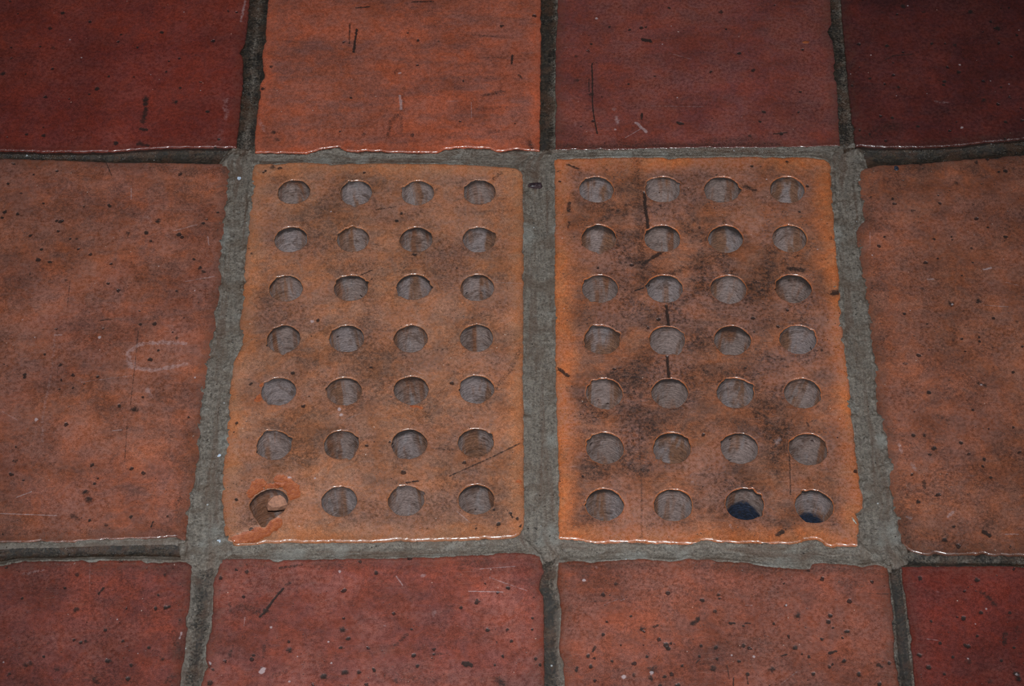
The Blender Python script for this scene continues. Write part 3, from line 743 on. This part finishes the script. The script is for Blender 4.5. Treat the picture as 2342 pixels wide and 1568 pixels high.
MK['VA'] = pits('607,390,4 625,381,8,.7 640,384,6,.7 918,488,5 907,505,5,.8 948,582,6 728,732,5 670,853,6 574,877,5,.7 694,928,5,.8 542,968,4 848,840,4 540,1143,4 1140,1198,5 1192,1202,5 1183,1186,4 1168,1174,4 630,1098,5,.4 1045,612,4,.5 1130,1165,4 680,1240,4 575,580,4,.6') + [
    dk([(818, 632), (850, 618)], 2.5, .65), dk([(1028, 1088), (1070, 1070), (1125, 1045), (1190, 1013)], 2.5, .6), dk([(930, 1103), (955, 1100)], 4, .7), dk([(1042, 1028), (985, 1025)], 5, .35), dk([(1165, 1172), (1172, 1183)], 3, .7), dk([(1075, 485), (1170, 480)], 6, .3), dk([(1120, 900), (1165, 850), (1190, 800)], 8, .35), dk([(1130, 410), (1145, 395)], 8, .4), dk([(860, 480), (905, 472)], 2.5, .5), dk([(800, 1010), (850, 1000)], 7, .3), dk([(905, 700), (1000, 705), (1080, 695)], 34, .22), dk([(1050, 560), (1150, 590)], 30, .2), dk([(620, 700), (760, 690)], 26, .18), dk([(540, 830), (600, 830)], 30, .25), dk([(545, 1200), (590, 1190)], 14, .35), dk([(980, 1150), (1030, 1160)], 30, .22), dk([(800, 610), (870, 605)], 22, .2), dk([(1120, 720), (1180, 780)], 30, .22),
    pl([(713, 735)], 6, .7), pl([(1130, 646), (1195, 648)], 1.6, .4), pl([(940, 842), (965, 855)], 1.6, .45), pl([(1046, 1170), (1075, 1195)], 1.6, .45), pl([(785, 962), (825, 945)], 1.6, .4)] + whites('776,936,3.5 780,949,4 757,484,2 720,1093,2.5 660,1093,5') + [
    ('c', [(592, 1105), (580, 1128)], 30, 1.0, 0.7), ('c', [(640, 1095), (668, 1112), (672, 1130)], 30, 1.0, 0.7), ('c', [(612, 1112), (640, 1108)], 16, .9, .5), ('c', [(545, 1236), (580, 1225), (610, 1210), (628, 1195)], 34, 1.0, 0.9), ('c', [(530, 1240), (560, 1244)], 16, .9, .5), ('c', [(596, 905), (590, 915)], 16, .7, .3), ('c', [(600, 880), (620, 870)], 14, .7, .3), ('c', [(940, 928), (965, 932)], 8, .6, .2), ('c', [(1185, 1100), (1195, 1105)], 12, .6, .2)]
MK['VB'] = [dk([(1474, 440), (1476, 475), (1480, 500), (1482, 520)], 4.5, 1.0, .9), dk([(1455, 362), (1459, 420), (1466, 520), (1470, 600), (1468, 655)], 20, .38), dk([(1472, 602), (1495, 588), (1516, 574)], 6, .75), dk([(1465, 560), (1470, 610)], 12, .5), dk([(1530, 628), (1560, 612), (1605, 612)], 13, .45), dk([(1452, 664), (1472, 658)], 3, .8), dk([(1524, 696), (1527, 725), (1530, 745)], 4, 1.0, .9), dk([(1526, 812), (1528, 840), (1530, 862)], 4, 1.0, .9),
    dk([(1465, 890), (1462, 1000), (1467, 1100), (1468, 1228)], 3, .34, .2), dk([(1463, 900), (1463, 960)], 10, .3), dk([(1805, 1030), (1807, 1080), (1808, 1130)], 2.5, .55), dk([(1803, 614), (1835, 618)], 10, .75), dk([(1905, 670), (1924, 667)], 11, .95, .4), dk([(1276, 842), (1300, 860)], 6, .75), dk([(1301, 465), (1300, 482)], 7, .65), dk([(1302, 508), (1300, 520)], 5, .5), dk([(1298, 376), (1322, 386)], 5, .65), dk([(1270, 394), (1282, 390)], 3, .5), dk([(1705, 425), (1725, 435)], 10, .6), dk([(1779, 1222), (1789, 1216)], 8, .75), dk([(1845, 965), (1850, 975)], 3, .6),
    dk([(1380, 620), (1430, 640)], 30, .25), dk([(1590, 790), (1620, 800)], 26, .33), dk([(1480, 960), (1560, 950)], 26, .25), dk([(1300, 950), (1440, 945)], 30, .25), dk([(1600, 470), (1700, 480)], 22, .25), dk([(1640, 720), (1760, 730)], 30, .28), dk([(1300, 690), (1330, 740)], 30, .25), dk([(1560, 850), (1700, 850)], 26, .25), dk([(1330, 1090), (1450, 1080)], 26, .25), dk([(1560, 970), (1680, 965)], 26, .25), dk([(1700, 1190), (1800, 1200)], 20, .28), dk([(1310, 440), (1330, 470)], 12, .35), dk([(1560, 690), (1600, 660)], 16, .35), dk([(1880, 620), (1890, 720)], 18, .22), dk([(1480, 1200), (1560, 1195)], 22, .25), dk([(1520, 400), (1700, 395)], 20, .22), dk([(1300, 1190), (1400, 1195)], 22, .2), dk([(1700, 900), (1760, 940)], 30, .22), dk([(1360, 480), (1440, 490)], 20, .18),
    pl([(1780, 1005), (1776, 1012)], 9, .45), pl([(1583, 1103)], 8, .35), pl([(1670, 1200), (1675, 1208)], 4, .35), pl([(1369, 560), (1430, 545)], 26, .12)] + pits('1600,520,4,.6 1660,620,4,.5 1340,730,5,.5 1900,545,6,.5 1640,400,4,.6 1800,370,5,.7 1720,380,4 1880,800,5,.5 1870,930,5,.5 1400,480,4,.6 1432,470,5,.5 1430,570,7,.5 1415,560,5,.6 1437,590,6,.5') + whites('1870,570,2 1753,410,1.6 1290,705,1.4')

# ------------------------------------------------------------------ tiles around the vents (parts of the floor)
M = {}
M['T00'] = clay('clay_deep_red', (112, 46, 34), (102, 40, 32), (84, 32, 26), 1, blotch=.35, mott=.10, pits=.5, scr=.18, grime=.3, speck=.35)
M['T01'] = clay('clay_orange', (140, 71, 50), (130, 69, 50), (100, 63, 54), 2, blotch=.6, mott=.15, pits=.10, scr=.3, grime=.2, speck=.12, clean_edge=9, ce=(150, 74, 50), strk=(0.014, 0.10))
M['T02'] = clay('clay_brown_red', (108, 52, 42), (100, 48, 42), (82, 44, 38), 3, blotch=.4, mott=.2, pits=.3, scr=.4, grime=.45, speck=.3)
M['T03'] = clay('clay_dark_red', (84, 34, 28), (74, 30, 26), (58, 26, 24), 4, blotch=.5, mott=.35, pits=.7, scr=.12, grime=.4, speck=.6)
M['T10'] = clay('clay_brown_orange', (132, 76, 54), (124, 70, 53), (102, 65, 53), 5, blotch=.55, mott=.5, pits=.35, scr=.7, grime=.45, speck=.4)
M['T13'] = clay('clay_rust', (132, 79, 56), (124, 72, 53), (98, 60, 48), 6, blotch=.55, mott=.6, pits=.5, scr=.5, grime=.5, speck=.6)
M['T20'] = clay('clay_red', (110, 52, 40), (102, 48, 40), (82, 44, 38), 7, blotch=.5, mott=.45, pits=.6, scr=.4, grime=.5, speck=.6)
M['T21'] = clay('clay_salmon', (119, 58, 45), (114, 56, 46), (92, 49, 40), 8, blotch=.5, mott=.4, pits=.55, scr=.5, grime=.4, speck=.5)
M['T22'] = clay('clay_warm_red', (122, 65, 48), (115, 60, 45), (93, 54, 42), 9, blotch=.5, mott=.45, pits=.6, scr=.5, grime=.4, speck=.55)
M['T23'] = clay('clay_crimson', (104, 40, 30), (96, 37, 29), (78, 34, 29), 10, blotch=.4, mott=.25, pits=.6, scr=.25, grime=.3, speck=.5)
ZT = {'T00': 0.5, 'T01': 0.4, 'T02': 0.0, 'T03': 0.4, 'T10': -0.2, 'T13': -0.1, 'T20': -0.3, 'T21': -0.2, 'T22': -0.3, 'T23': -0.2}
for i, key in enumerate(('T00', 'T01', 'T02', 'T03', 'T10', 'T13', 'T20', 'T21', 'T22', 'T23')):
    slab('tile', outl[key], M[key], floor, marks=MK[key], z0=ZT[key], seed=40 + i * 3, bevel={'T01': 0.9, 'T02': 0.5}.get(key, 1.1))

# ------------------------------------------------------------------ the two perforated vent tiles
HA = [[(672, 438), (814, 440), (956, 440), (1097, 439)], [(665, 547), (807, 547), (952, 547), (1095, 547)], [(654, 659), (803, 658), (946, 656), (1091, 657)],
      [(649, 775), (793, 774), (940, 773), (1090, 772)], [(637, 894), (787, 894), (941, 891), (1090, 889)], [(627, 1018), (781, 1016), (936, 1014), (1088, 1012)],
      [(615, 1153), (776, 1145), (928, 1144), (1090, 1141)]]
HB = [[(1364, 433), (1516, 433), (1651, 433), (1800, 433)], [(1370, 545), (1515, 545), (1660, 545), (1806, 545)], [(1372, 659), (1520, 659), (1667, 660), (1814, 659)],
      [(1377, 777), (1526, 777), (1675, 777), (1825, 776)], [(1381, 899), (1532, 898), (1681, 898), (1836, 898)], [(1383, 1024), (1537, 1024), (1691, 1024), (1849, 1026)],
      [(1383, 1154), (1540, 1154), (1703, 1152), (1861, 1157)]]
BROKEN = [(571, 1152), (580, 1137), (595, 1126), (610, 1118), (630, 1117), (646, 1121), (656, 1131), (659, 1143), (656, 1157), (646, 1171), (630, 1182), (616, 1189), (607, 1204), (598, 1204), (589, 1190), (579, 1177), (572, 1163)]

def hole_loop(c, rad, seed):
    q = np.array(W(*c))
    th = np.linspace(0, 2 * math.pi, 76, endpoint=False)
    r = rad * (1 + 0.05 * (fbm(np.cos(th) * 1.1 + seed, np.sin(th) * 1.1, seed, 2) - 0.5) * 2)
    r = r + 0.25 * (fbm(np.cos(th) * 6 + seed, np.sin(th) * 6, seed + 3, 3) - 0.5) * 2
    r = r + np.clip(fbm(np.cos(th) * 2.4 - seed, np.sin(th) * 2.4, seed + 9, 2) - 0.70, 0, 1) * 7      # nicks in the rim
    return np.stack([q[0] + r * np.cos(th), q[1] + r * np.sin(th)], -1)

M['VA'] = clay('clay_pale_orange', (139, 90, 64), (132, 85, 62), (106, 75, 60), 11, blotch=.45, mott=.66, pits=.2, scr=.7, grime=.25, speck=.75, clean_edge=14, ce=(148, 93, 62))
M['VB'] = clay('clay_mottled_orange', (130, 79, 54), (123, 75, 54), (90, 63, 52), 12, blotch=.6, mott=.95, pits=.2, scr=1.0, grime=.1, speck=.9, clean_edge=17, ce=(152, 86, 50))
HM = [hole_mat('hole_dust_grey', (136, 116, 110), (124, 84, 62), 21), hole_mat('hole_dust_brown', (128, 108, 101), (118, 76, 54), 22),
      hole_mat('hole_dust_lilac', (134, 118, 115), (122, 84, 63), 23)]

def vent(key, grid, rads, label, seed, broken=None):
    root_xy = outl[key].mean(0)
    root = bpy.data.objects.new('vent_tile', None)
    COL.objects.link(root)
    root.location = (root_xy[0] * 0.001, root_xy[1] * 0.001, -0.048)
    root.empty_display_size = 0.05
    root['label'] = label
    root['category'] = 'vent tile'
    loops = []
    for r_ in range(7):
        for c_ in range(4):
            if broken and (r_, c_) == (6, 0):
                L = resample(ccw(WP(broken)), 0.75)
                for _ in range(2):
                    L = (np.roll(L, 1, 0) + 2 * L + np.roll(L, -1, 0)) / 4
                L = L + inward(L, 3) * ((fbm(L[:, 0] * .5, L[:, 1] * .5, 5, 3) - .5) * .7)[:, None]
                loops.append(L)
            else:
                loops.append(hole_loop(grid[r_][c_], rads, seed + r_ * 11 + c_ * 5))
    ob, hs = slab('tile_body', outl[key], M[key], root, holes=loops, marks=MK[key], z0=0.1, thick=48.0, fine=1.0, bevel=1.5, seed=seed, lip=0.6, und=0.25, rag=.5)
    for i, (H, zt) in enumerate(hs):
        r_, c_ = divmod(i, 4)
        c = H.mean(0)
        d = H - c
        L0 = np.hypot(d[:, 0], d[:, 1])[:, None]
        u = d / L0
        Rm = L0.mean()
        vv, ff, deep_blue, soot = [], [], [], []
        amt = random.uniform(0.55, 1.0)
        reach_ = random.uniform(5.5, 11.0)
        m_ = len(H)
        deps = [0, .4, .9, 1.6, 2.4, 3.3, 4.3, 5.5, 7, 9, 11.5, 14, 17, 20, 23, 26, 30, 34, 40, 47]
        bulge = 0.9 + 0.5 * random.random()
        ang = np.arctan2(d[:, 1], d[:, 0])
        leanx, leany = random.uniform(-.02, .02), random.uniform(-.02, .02)
        for dep in deps:
            round_ = min(1.0, dep / 8.0)                          # the wall soon turns into a true round bore
            rr = L0 * (1 - round_) + Rm * round_
            w_ = bulge * math.sin(min(1.0, dep / 6.0) * math.pi / 2) - max(0, dep - 8) * 0.012
            w_ = w_ + (fbm(ang * 2.2 + i, np.full(m_, dep * 0.16), seed + i, 3) - 0.5)[:, None] * 0.7 * min(1, dep / 3)
            q = c + u * (rr + w_) + np.array([leanx, leany]) * dep
            vv.append(np.column_stack([q, zt - dep]))
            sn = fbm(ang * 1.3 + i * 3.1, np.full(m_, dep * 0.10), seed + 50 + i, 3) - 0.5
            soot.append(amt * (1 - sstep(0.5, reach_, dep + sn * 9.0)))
            if key == 'VB' and (r_, c_) in ((6, 2), (6, 3)):
                lvl = 13.0 if c_ == 2 else 21.5
                da = np.abs(np.angle(np.exp(1j * (ang - math.pi / 2))))
                deep_blue.append(sstep(lvl - 4, lvl + 4, dep - 5.0 * da ** 2))  # bore wall turns dark navy with depth, highest on the far side
            else:
                deep_blue.append(np.zeros(m_))
        for k_ in range(len(deps) - 1):
            a, b = k_ * m_, (k_ + 1) * m_
            for t in range(m_):
                t2 = (t + 1) % m_
                ff.append((a + t, a + t2, b + t2, b + t))
        make_obj('vent_hole', np.vstack(vv), ff, HM[(i * 7 + seed) % 3], root, {'deep_blue': np.concatenate(deep_blue), 'soot': np.concatenate(soot)}, origin=np.array([c[0], c[1], -48.0]))
    return root

vent('VA', HA, 9.0, 'pale orange perforated vent tile with a broken hole in its front left corner', 61, BROKEN)
vent('VB', HB, 9.6, 'dark mottled perforated vent tile with hairline cracks and two holes dark blue lower down', 83)

# ------------------------------------------------------------------ mortar joints (parts of the floor)
def joint(sa, sb, zc, ze, grey, smear=0.5, namp=0.35, seed=0, over=4.0, vert=True, world=False, tool=0.0, fine=True, reach=2.6, skew=0.0, taper=0.0):
    """mortar between two edges; grey(t) -> 0 old dark mortar .. 1 fresh grey cement, t = -1..1 across"""
    A_ = np.asarray(sa, float) if world else WP(sa)
    B_ = np.asarray(sb, float) if world else WP(sb)
    ax = 1 if vert else 0
    lo = min(A_[:, ax].min(), B_[:, ax].min()) - over
    hi = max(A_[:, ax].max(), B_[:, ax].max()) + over
    st = 0.75 if fine else 12.0
    t = np.arange(lo, hi + st, st)
    def side(Q):
        o = np.argsort(Q[:, ax])
        return np.interp(t, Q[o, ax], Q[o, 1 - ax])
    p, q = side(A_), side(B_)
    ker = np.ones(7) / 7
    if fine and len(t) > 20:
        p = np.convolve(np.pad(p, 3, mode='edge'), ker, 'valid'); q = np.convolve(np.pad(q, 3, mode='edge'), ker, 'valid')
    sgn = np.where(q > p, 1.0, -1.0).mean()
    sgn = 1.0 if sgn > 0 else -1.0
    hw = np.abs(q - p) / 2
    mid = (p + q) / 2
    wmax = hw.max() + reach
    nv_ = int(2 * wmax / (0.55 if fine else 3.0)) | 1
    tn = np.linspace(-1, 1, nv_)
    off = tn[None, :] * (hw[:, None] + reach)
    tt = off / np.maximum(hw[:, None], 0.5)
    along = np.repeat(t[:, None], nv_, 1)
    across = mid[:, None] + sgn * off
    X, Y = (across, along) if vert else (along, across)
    a_ = np.clip(np.abs(tt), 0, 1)
    prof = a_ ** 2
    z = zc + (ze - zc) * prof + skew * np.clip(tt, -1, 1)
    out = np.maximum(np.abs(off) - hw[:, None], 0)
    U_, V2_ = X * 0.83 + Y * 0.56, Y * 0.83 - X * 0.56
    n1 = fbm(U_ * 0.16, V2_ * 0.16, seed + 3, 4, 0.6) - 0.5
    n2 = fbm(V2_ * 0.8, U_ * 0.8, seed + 5, 3, 0.6) - 0.5
    n4 = np.clip(fbm(U_ * 0.45, V2_ * 0.45, seed + 13, 2) - 0.66, 0, 1)                # crumbs standing proud
    sx, sy = (X * 1.1, Y * 0.06) if vert else (X * 0.06, Y * 1.1)
    n3 = fbm(sx, sy, seed + 9, 3) - 0.5
    z = z + n1 * 2 * namp + n2 * 0.35 + n3 * tool + n4 * 3.0 * smear
    edge_zone = sstep(0.75, 1.05, np.abs(tt))
    z = z + edge_zone * (n1 * 2.6 + 0.10) * smear - out * 0.42
    g = np.vectorize(grey)(tt) if fine else np.full(tt.shape, grey(0.0))
    g = np.clip(g + n1 * 0.5, 0, 1)
    if taper:
        de = np.minimum(along - lo, hi - along) + n1 * 9 + n2 * 4 + 2.0 * a_
        fall = 1 - sstep(0.5, taper, de)
        z = z - fall * 3.2
        g = g * (1 - 0.6 * fall)
    nu = len(t)
    V = np.stack([X.ravel(), Y.ravel(), z.ravel()], -1)
    idx = np.arange(nu * nv_).reshape(nu, nv_)
    F_ = np.stack([idx[:-1, :-1], idx[:-1, 1:], idx[1:, 1:], idx[1:, :-1]], -1).reshape(-1, 4)
    if (vert and sgn < 0) or (not vert and sgn > 0):
        F_ = F_[:, ::-1]
    # skirt down to the bed
    loop = np.concatenate([idx[0, :], idx[1:, -1], idx[-1, -2::-1], idx[-2:0:-1, 0]])
    S = V[loop].copy(); S[:, 2] = -20.0
    b0 = len(V)
    m_ = len(loop)
    V = np.vstack([V, S])
    k_ = np.arange(m_)
    F2 = np.stack([loop, b0 + k_, b0 + (k_ + 1) % m_, np.roll(loop, -1)], -1)
    al = np.zeros((len(V), 3))
    al[:b0, 0] = along.ravel(); al[:b0, 1] = off.ravel()
    gg = np.zeros(len(V)); gg[:b0] = g.ravel()
    # outward-facing top
    f0 = F_[0]
    nz = np.cross(V[f0[1]] - V[f0[0]], V[f0[2]] - V[f0[0]])[2]
    if nz < 0:
        F_ = F_[:, ::-1]
    return make_obj('mortar_joint', V, F_.tolist() + F2.tolist(), MORTAR, floor, {'grey': gg}, vec_attrs={'along': al})

def V_(edge, y):                                                  # a traced side edge plus its prolongation, world mm
    return P_(WP(edge), ext(edge, y))
def H_(edge, x):
    return P_(WP(edge), hext(edge, x))
new = lambda t: 0.95
old = lambda t: 0.05
joint(V_(v1L0, y_top), V_(v1R0, y_top), -2.6, -2.2, lambda t: 0.52 - 0.34 * abs(t), .3, .5, 201, over=-2, world=True)
joint(V_(v2L0, y_top), V_(v2R0, y_top), -3.0, -2.6, lambda t: 0.22 + 0.30 * t, .3, .4, 202, over=-2, world=True, skew=0.8)
joint(V_(v3L0, y_top), V_(v3R0, y_top), -2.6, -2.0, lambda t: 0.36 + 0.1 * t, .3, .4, 203, over=-2, world=True)
joint(P_(WP([(541, 336)]), WP(v1L1), WP([(436, 1300)])), P_(WP([(582, 345)]), WP(v1R1), WP([(497, 1296)])), -0.35, -0.05, new, 1.3, .25, 204, reach=4.5, taper=9, over=2, world=True, tool=.3)
joint(P_(WP([(1234, 338)]), WP([(1197, 372)]), WP(v2L1), WP([(1240, 1275)])), P_(WP([(1269, 340)]), WP(v2R1), WP([(1276, 1285)])), -0.9, -0.45, new, .6, .2, 205, taper=6, over=1, world=True, tool=.6)
joint(P_(WP([(1922, 330)]), WP(v3L1), WP([(2030, 1292)])), P_(WP([(1952, 332)]), WP(v3R1[:-2]), WP([(2060, 1296)])), -0.4, -0.05, new, 1.3, .25, 206, reach=4.5, taper=8, over=1, world=True, tool=.4)
joint(H_(bT00, x_left), H_(tT10, x_left), -3.4, -2.4, lambda t: 0.04, .2, .35, 207, over=-1, vert=False, world=True)
joint(WP(bT01), WP(tVA), -1.7, -1.2, new, .6, .3, 208, over=1, vert=False, world=True, tool=.4)
joint(WP(bT02), WP(tVB), -0.5, -0.15, new, .3, .2, 209, over=1, vert=False, world=True, tool=.3)
joint(H_(bT03, x_right), H_(tT13, x_right), -3.2, -2.2, lambda t: 0.06 + 0.2 * max(0, t), .2, .35, 210, over=-1, vert=False, world=True)
joint(H_(bT10, x_left), H_(tT20, x_left), -3.2, -0.5, lambda t: 0.02 if abs(t + 0.05) < .55 else .85, .7, .3, 211, over=-1, vert=False, world=True)
joint(WP(bVA), WP(tT21), -2.0, -1.2, new, .3, .15, 212, over=1, vert=False, world=True, tool=.25)
joint(WP(bVB), WP(tT22), -1.5, -0.7, lambda t: 1.0, .7, .4, 213, over=1, vert=False, world=True, tool=.25)
joint(H_(bT13, x_right), H_(tT23, x_right), -2.2, -1.2, lambda t: 0.36 if t < .2 else .12, .5, .35, 214, over=0, vert=False, world=True)
joint(V_(v1L2, y_bot), V_(v1R2, y_bot), -2.4, -1.2, lambda t: .36 + .4 * min(1, abs(t)) ** 2, .5, .4, 215, over=-1, world=True, tool=.6)
joint(V_(v2L2, y_bot), V_(v2R2, y_bot), -2.8, -1.6, lambda t: .2 + .55 * max(0, t), .4, .35, 216, over=-1, world=True, skew=.5)
joint(V_(v3L2, y_bot), V_(v3R2, y_bot), -2.8, -1.4, lambda t: .08 if abs(t) < .7 else .5, .4, .35, 217, over=-1, world=True)

# ------------------------------------------------------------------ the floor goes on beyond the picture
cols = [(WP(v1L0)[:, 0].mean(), WP(v1R0)[:, 0].mean()), (WP(v2L1)[:, 0].mean(), WP(v2R1)[:, 0].mean()), (WP(v3L1)[:, 0].mean(), WP(v3R1)[:, 0].mean())]
ce_ = [(x_left, cols[0][0]), (cols[0][1], cols[1][0]), (cols[1][1], cols[2][0]), (cols[2][1], x_right)]
for k in range(OUT):
    ce_ = [(ce_[0][0] - JX - TW, ce_[0][0] - JX)] + ce_ + [(ce_[-1][1] + JX, ce_[-1][1] + JX + TW)]
yj1, yj0 = W(1171, 372)[1], W(1171, 1240)[1]
re_ = [(y_bot - JX - TD, y_bot - JX), (y_bot, yr), (yj0, yj1), (yf, y_top), (y_top + JX, y_top + JX + TD), (y_top + 2 * JX + TD, y_top + 2 * JX + 2 * TD)]
mats = [M[q] for q in ('T00', 'T02', 'T10', 'T13', 'T21', 'T22', 'T23', 'T20')]
for r_, (a, b) in enumerate(re_):
    for c_, (p, q) in enumerate(ce_):
        if r_ in (1, 2, 3) and OUT <= c_ < OUT + 4:
            continue
        slab('tile', np.array([(p, a), (q, a), (q, b), (p, b)]), mats[(r_ * 5 + c_ * 3) % 8], floor, z0=-0.1, fine=9.0, bevel=1.0, rag=0.2, chips=0.0, seed=300 + r_ * 20 + c_)
    for c_ in range(len(ce_) - 1):                                # upright joints
        if r_ in (1, 2, 3) and OUT <= c_ < OUT + 3:
            continue
        l, h = ce_[c_][1], ce_[c_ + 1][0]
        joint(np.array([(l, a), (l, b)]), np.array([(h, a), (h, b)]), -2.4, -2.0, lambda t: .25, .1, .2, 400 + r_ * 20 + c_, over=JX / 2, world=True, fine=False, reach=1.5)
for r_ in range(len(re_) - 1):                                    # level joints
    for c_, (p, q) in enumerate(ce_):
        if r_ in (1, 2) and OUT <= c_ < OUT + 4:
            continue
        l, h = re_[r_][1], re_[r_ + 1][0]
        joint(np.array([(p, l), (q, l)]), np.array([(p, h), (q, h)]), -2.4, -2.0, lambda t: .25, .1, .2, 600 + r_ * 20 + c_, over=0, vert=False, world=True, fine=False, reach=1.5)

# ------------------------------------------------------------------ loose bits
def lump(name, px, size, z, mat, label, cat, seed, sub=2, cut=0.35, rotz=0.0, at=None, smooth=False, pl_=(0.55, 0.85)):
    """a small broken stone: an icosphere knocked into facets"""
    import bmesh
    bm = bmesh.new()
    bmesh.ops.create_icosphere(bm, subdivisions=sub, radius=1.0)
    rn = random.Random(seed)
    planes = [(Vector((rn.gauss(0, 1), rn.gauss(0, 1), rn.gauss(0, 1))).normalized(), rn.uniform(*pl_)) for _ in range(9)]
    for v in bm.verts:
        for nrm, dd in planes:
            e_ = v.co.dot(nrm) - dd
            if e_ > 0:
                v.co -= nrm * e_
    vs = np.array([v.co[:] for v in bm.verts])
    fs = [[v.index for v in f.verts] for f in bm.faces]
    bm.free()
    vs = vs * (np.array(size) / 2)
    cr, sr = math.cos(rotz), math.sin(rotz)
    vs[:, :2] = np.stack([vs[:, 0] * cr - vs[:, 1] * sr, vs[:, 0] * sr + vs[:, 1] * cr], -1)
    x, y = W(*px) if at is None else at
    vs = vs + np.array([x, y, z - vs[:, 2].min()])
    o = make_obj(name, vs, fs, mat, smooth=smooth)
    o['label'] = label
    o['category'] = cat
    return o

MB_ = plain_mat('blue_black_stone', (46, 50, 62), 0.3, (24, 27, 36))
MD_ = plain_mat('dark_purple_stone', (62, 46, 48), 0.35, (30, 22, 24))
MW_ = plain_mat('pale_paint', (176, 186, 200), 0.4, (140, 150, 165))
MC_ = plain_mat('tan_clay', (150, 102, 78), 0.8, (122, 82, 64))
MF_ = plain_mat('white_fibre', (190, 184, 170), 0.6)
lump('stone_chip', (1225, 424), (9, 5.5, 3.2), -1.7, MD_, 'dark purple stone embedded in the mortar between the two vent tiles', 'stone', 3)
lump('stone_chip', (2050, 386), (3.6, 3.6, 1.6), -0.25, MB_, 'small blue black chip lying on the rusty tile at right', 'stone', 5)
lump('paint_fleck', (547, 406), (2.4, 3.2, 0.8), -0.65, MW_, 'whitish paint fleck on mortar beside the back left vent corner', 'paint fleck', 8)
lump('paint_fleck', (501, 1041), (2.4, 2.6, 0.9), -0.65, MW_, 'pale fleck on mortar beside the left vent tile, near its front', 'paint fleck', 9)
lump('paint_fleck', (501, 1236), (2.6, 2.6, 0.9), -0.65, MW_, 'pale fleck on mortar at the front left corner of the left vent tile', 'paint fleck', 10)
lump('fibre_scrap', (1953, 1191), (1.0, 5.2, 0.8), -0.05, MF_, 'short white fibre lying near the front right corner of the right vent tile', 'fibre', 11, rotz=0.45)
bx, by = W(624, 1140)
lump('clay_fragment', (0, 0), (19, 11, 14), -17.5, MC_, 'tan clay fragment lodged inside the broken hole of the left vent tile', 'clay fragment', 19, at=(bx + 4.0, by + 5.5), rotz=0.4)
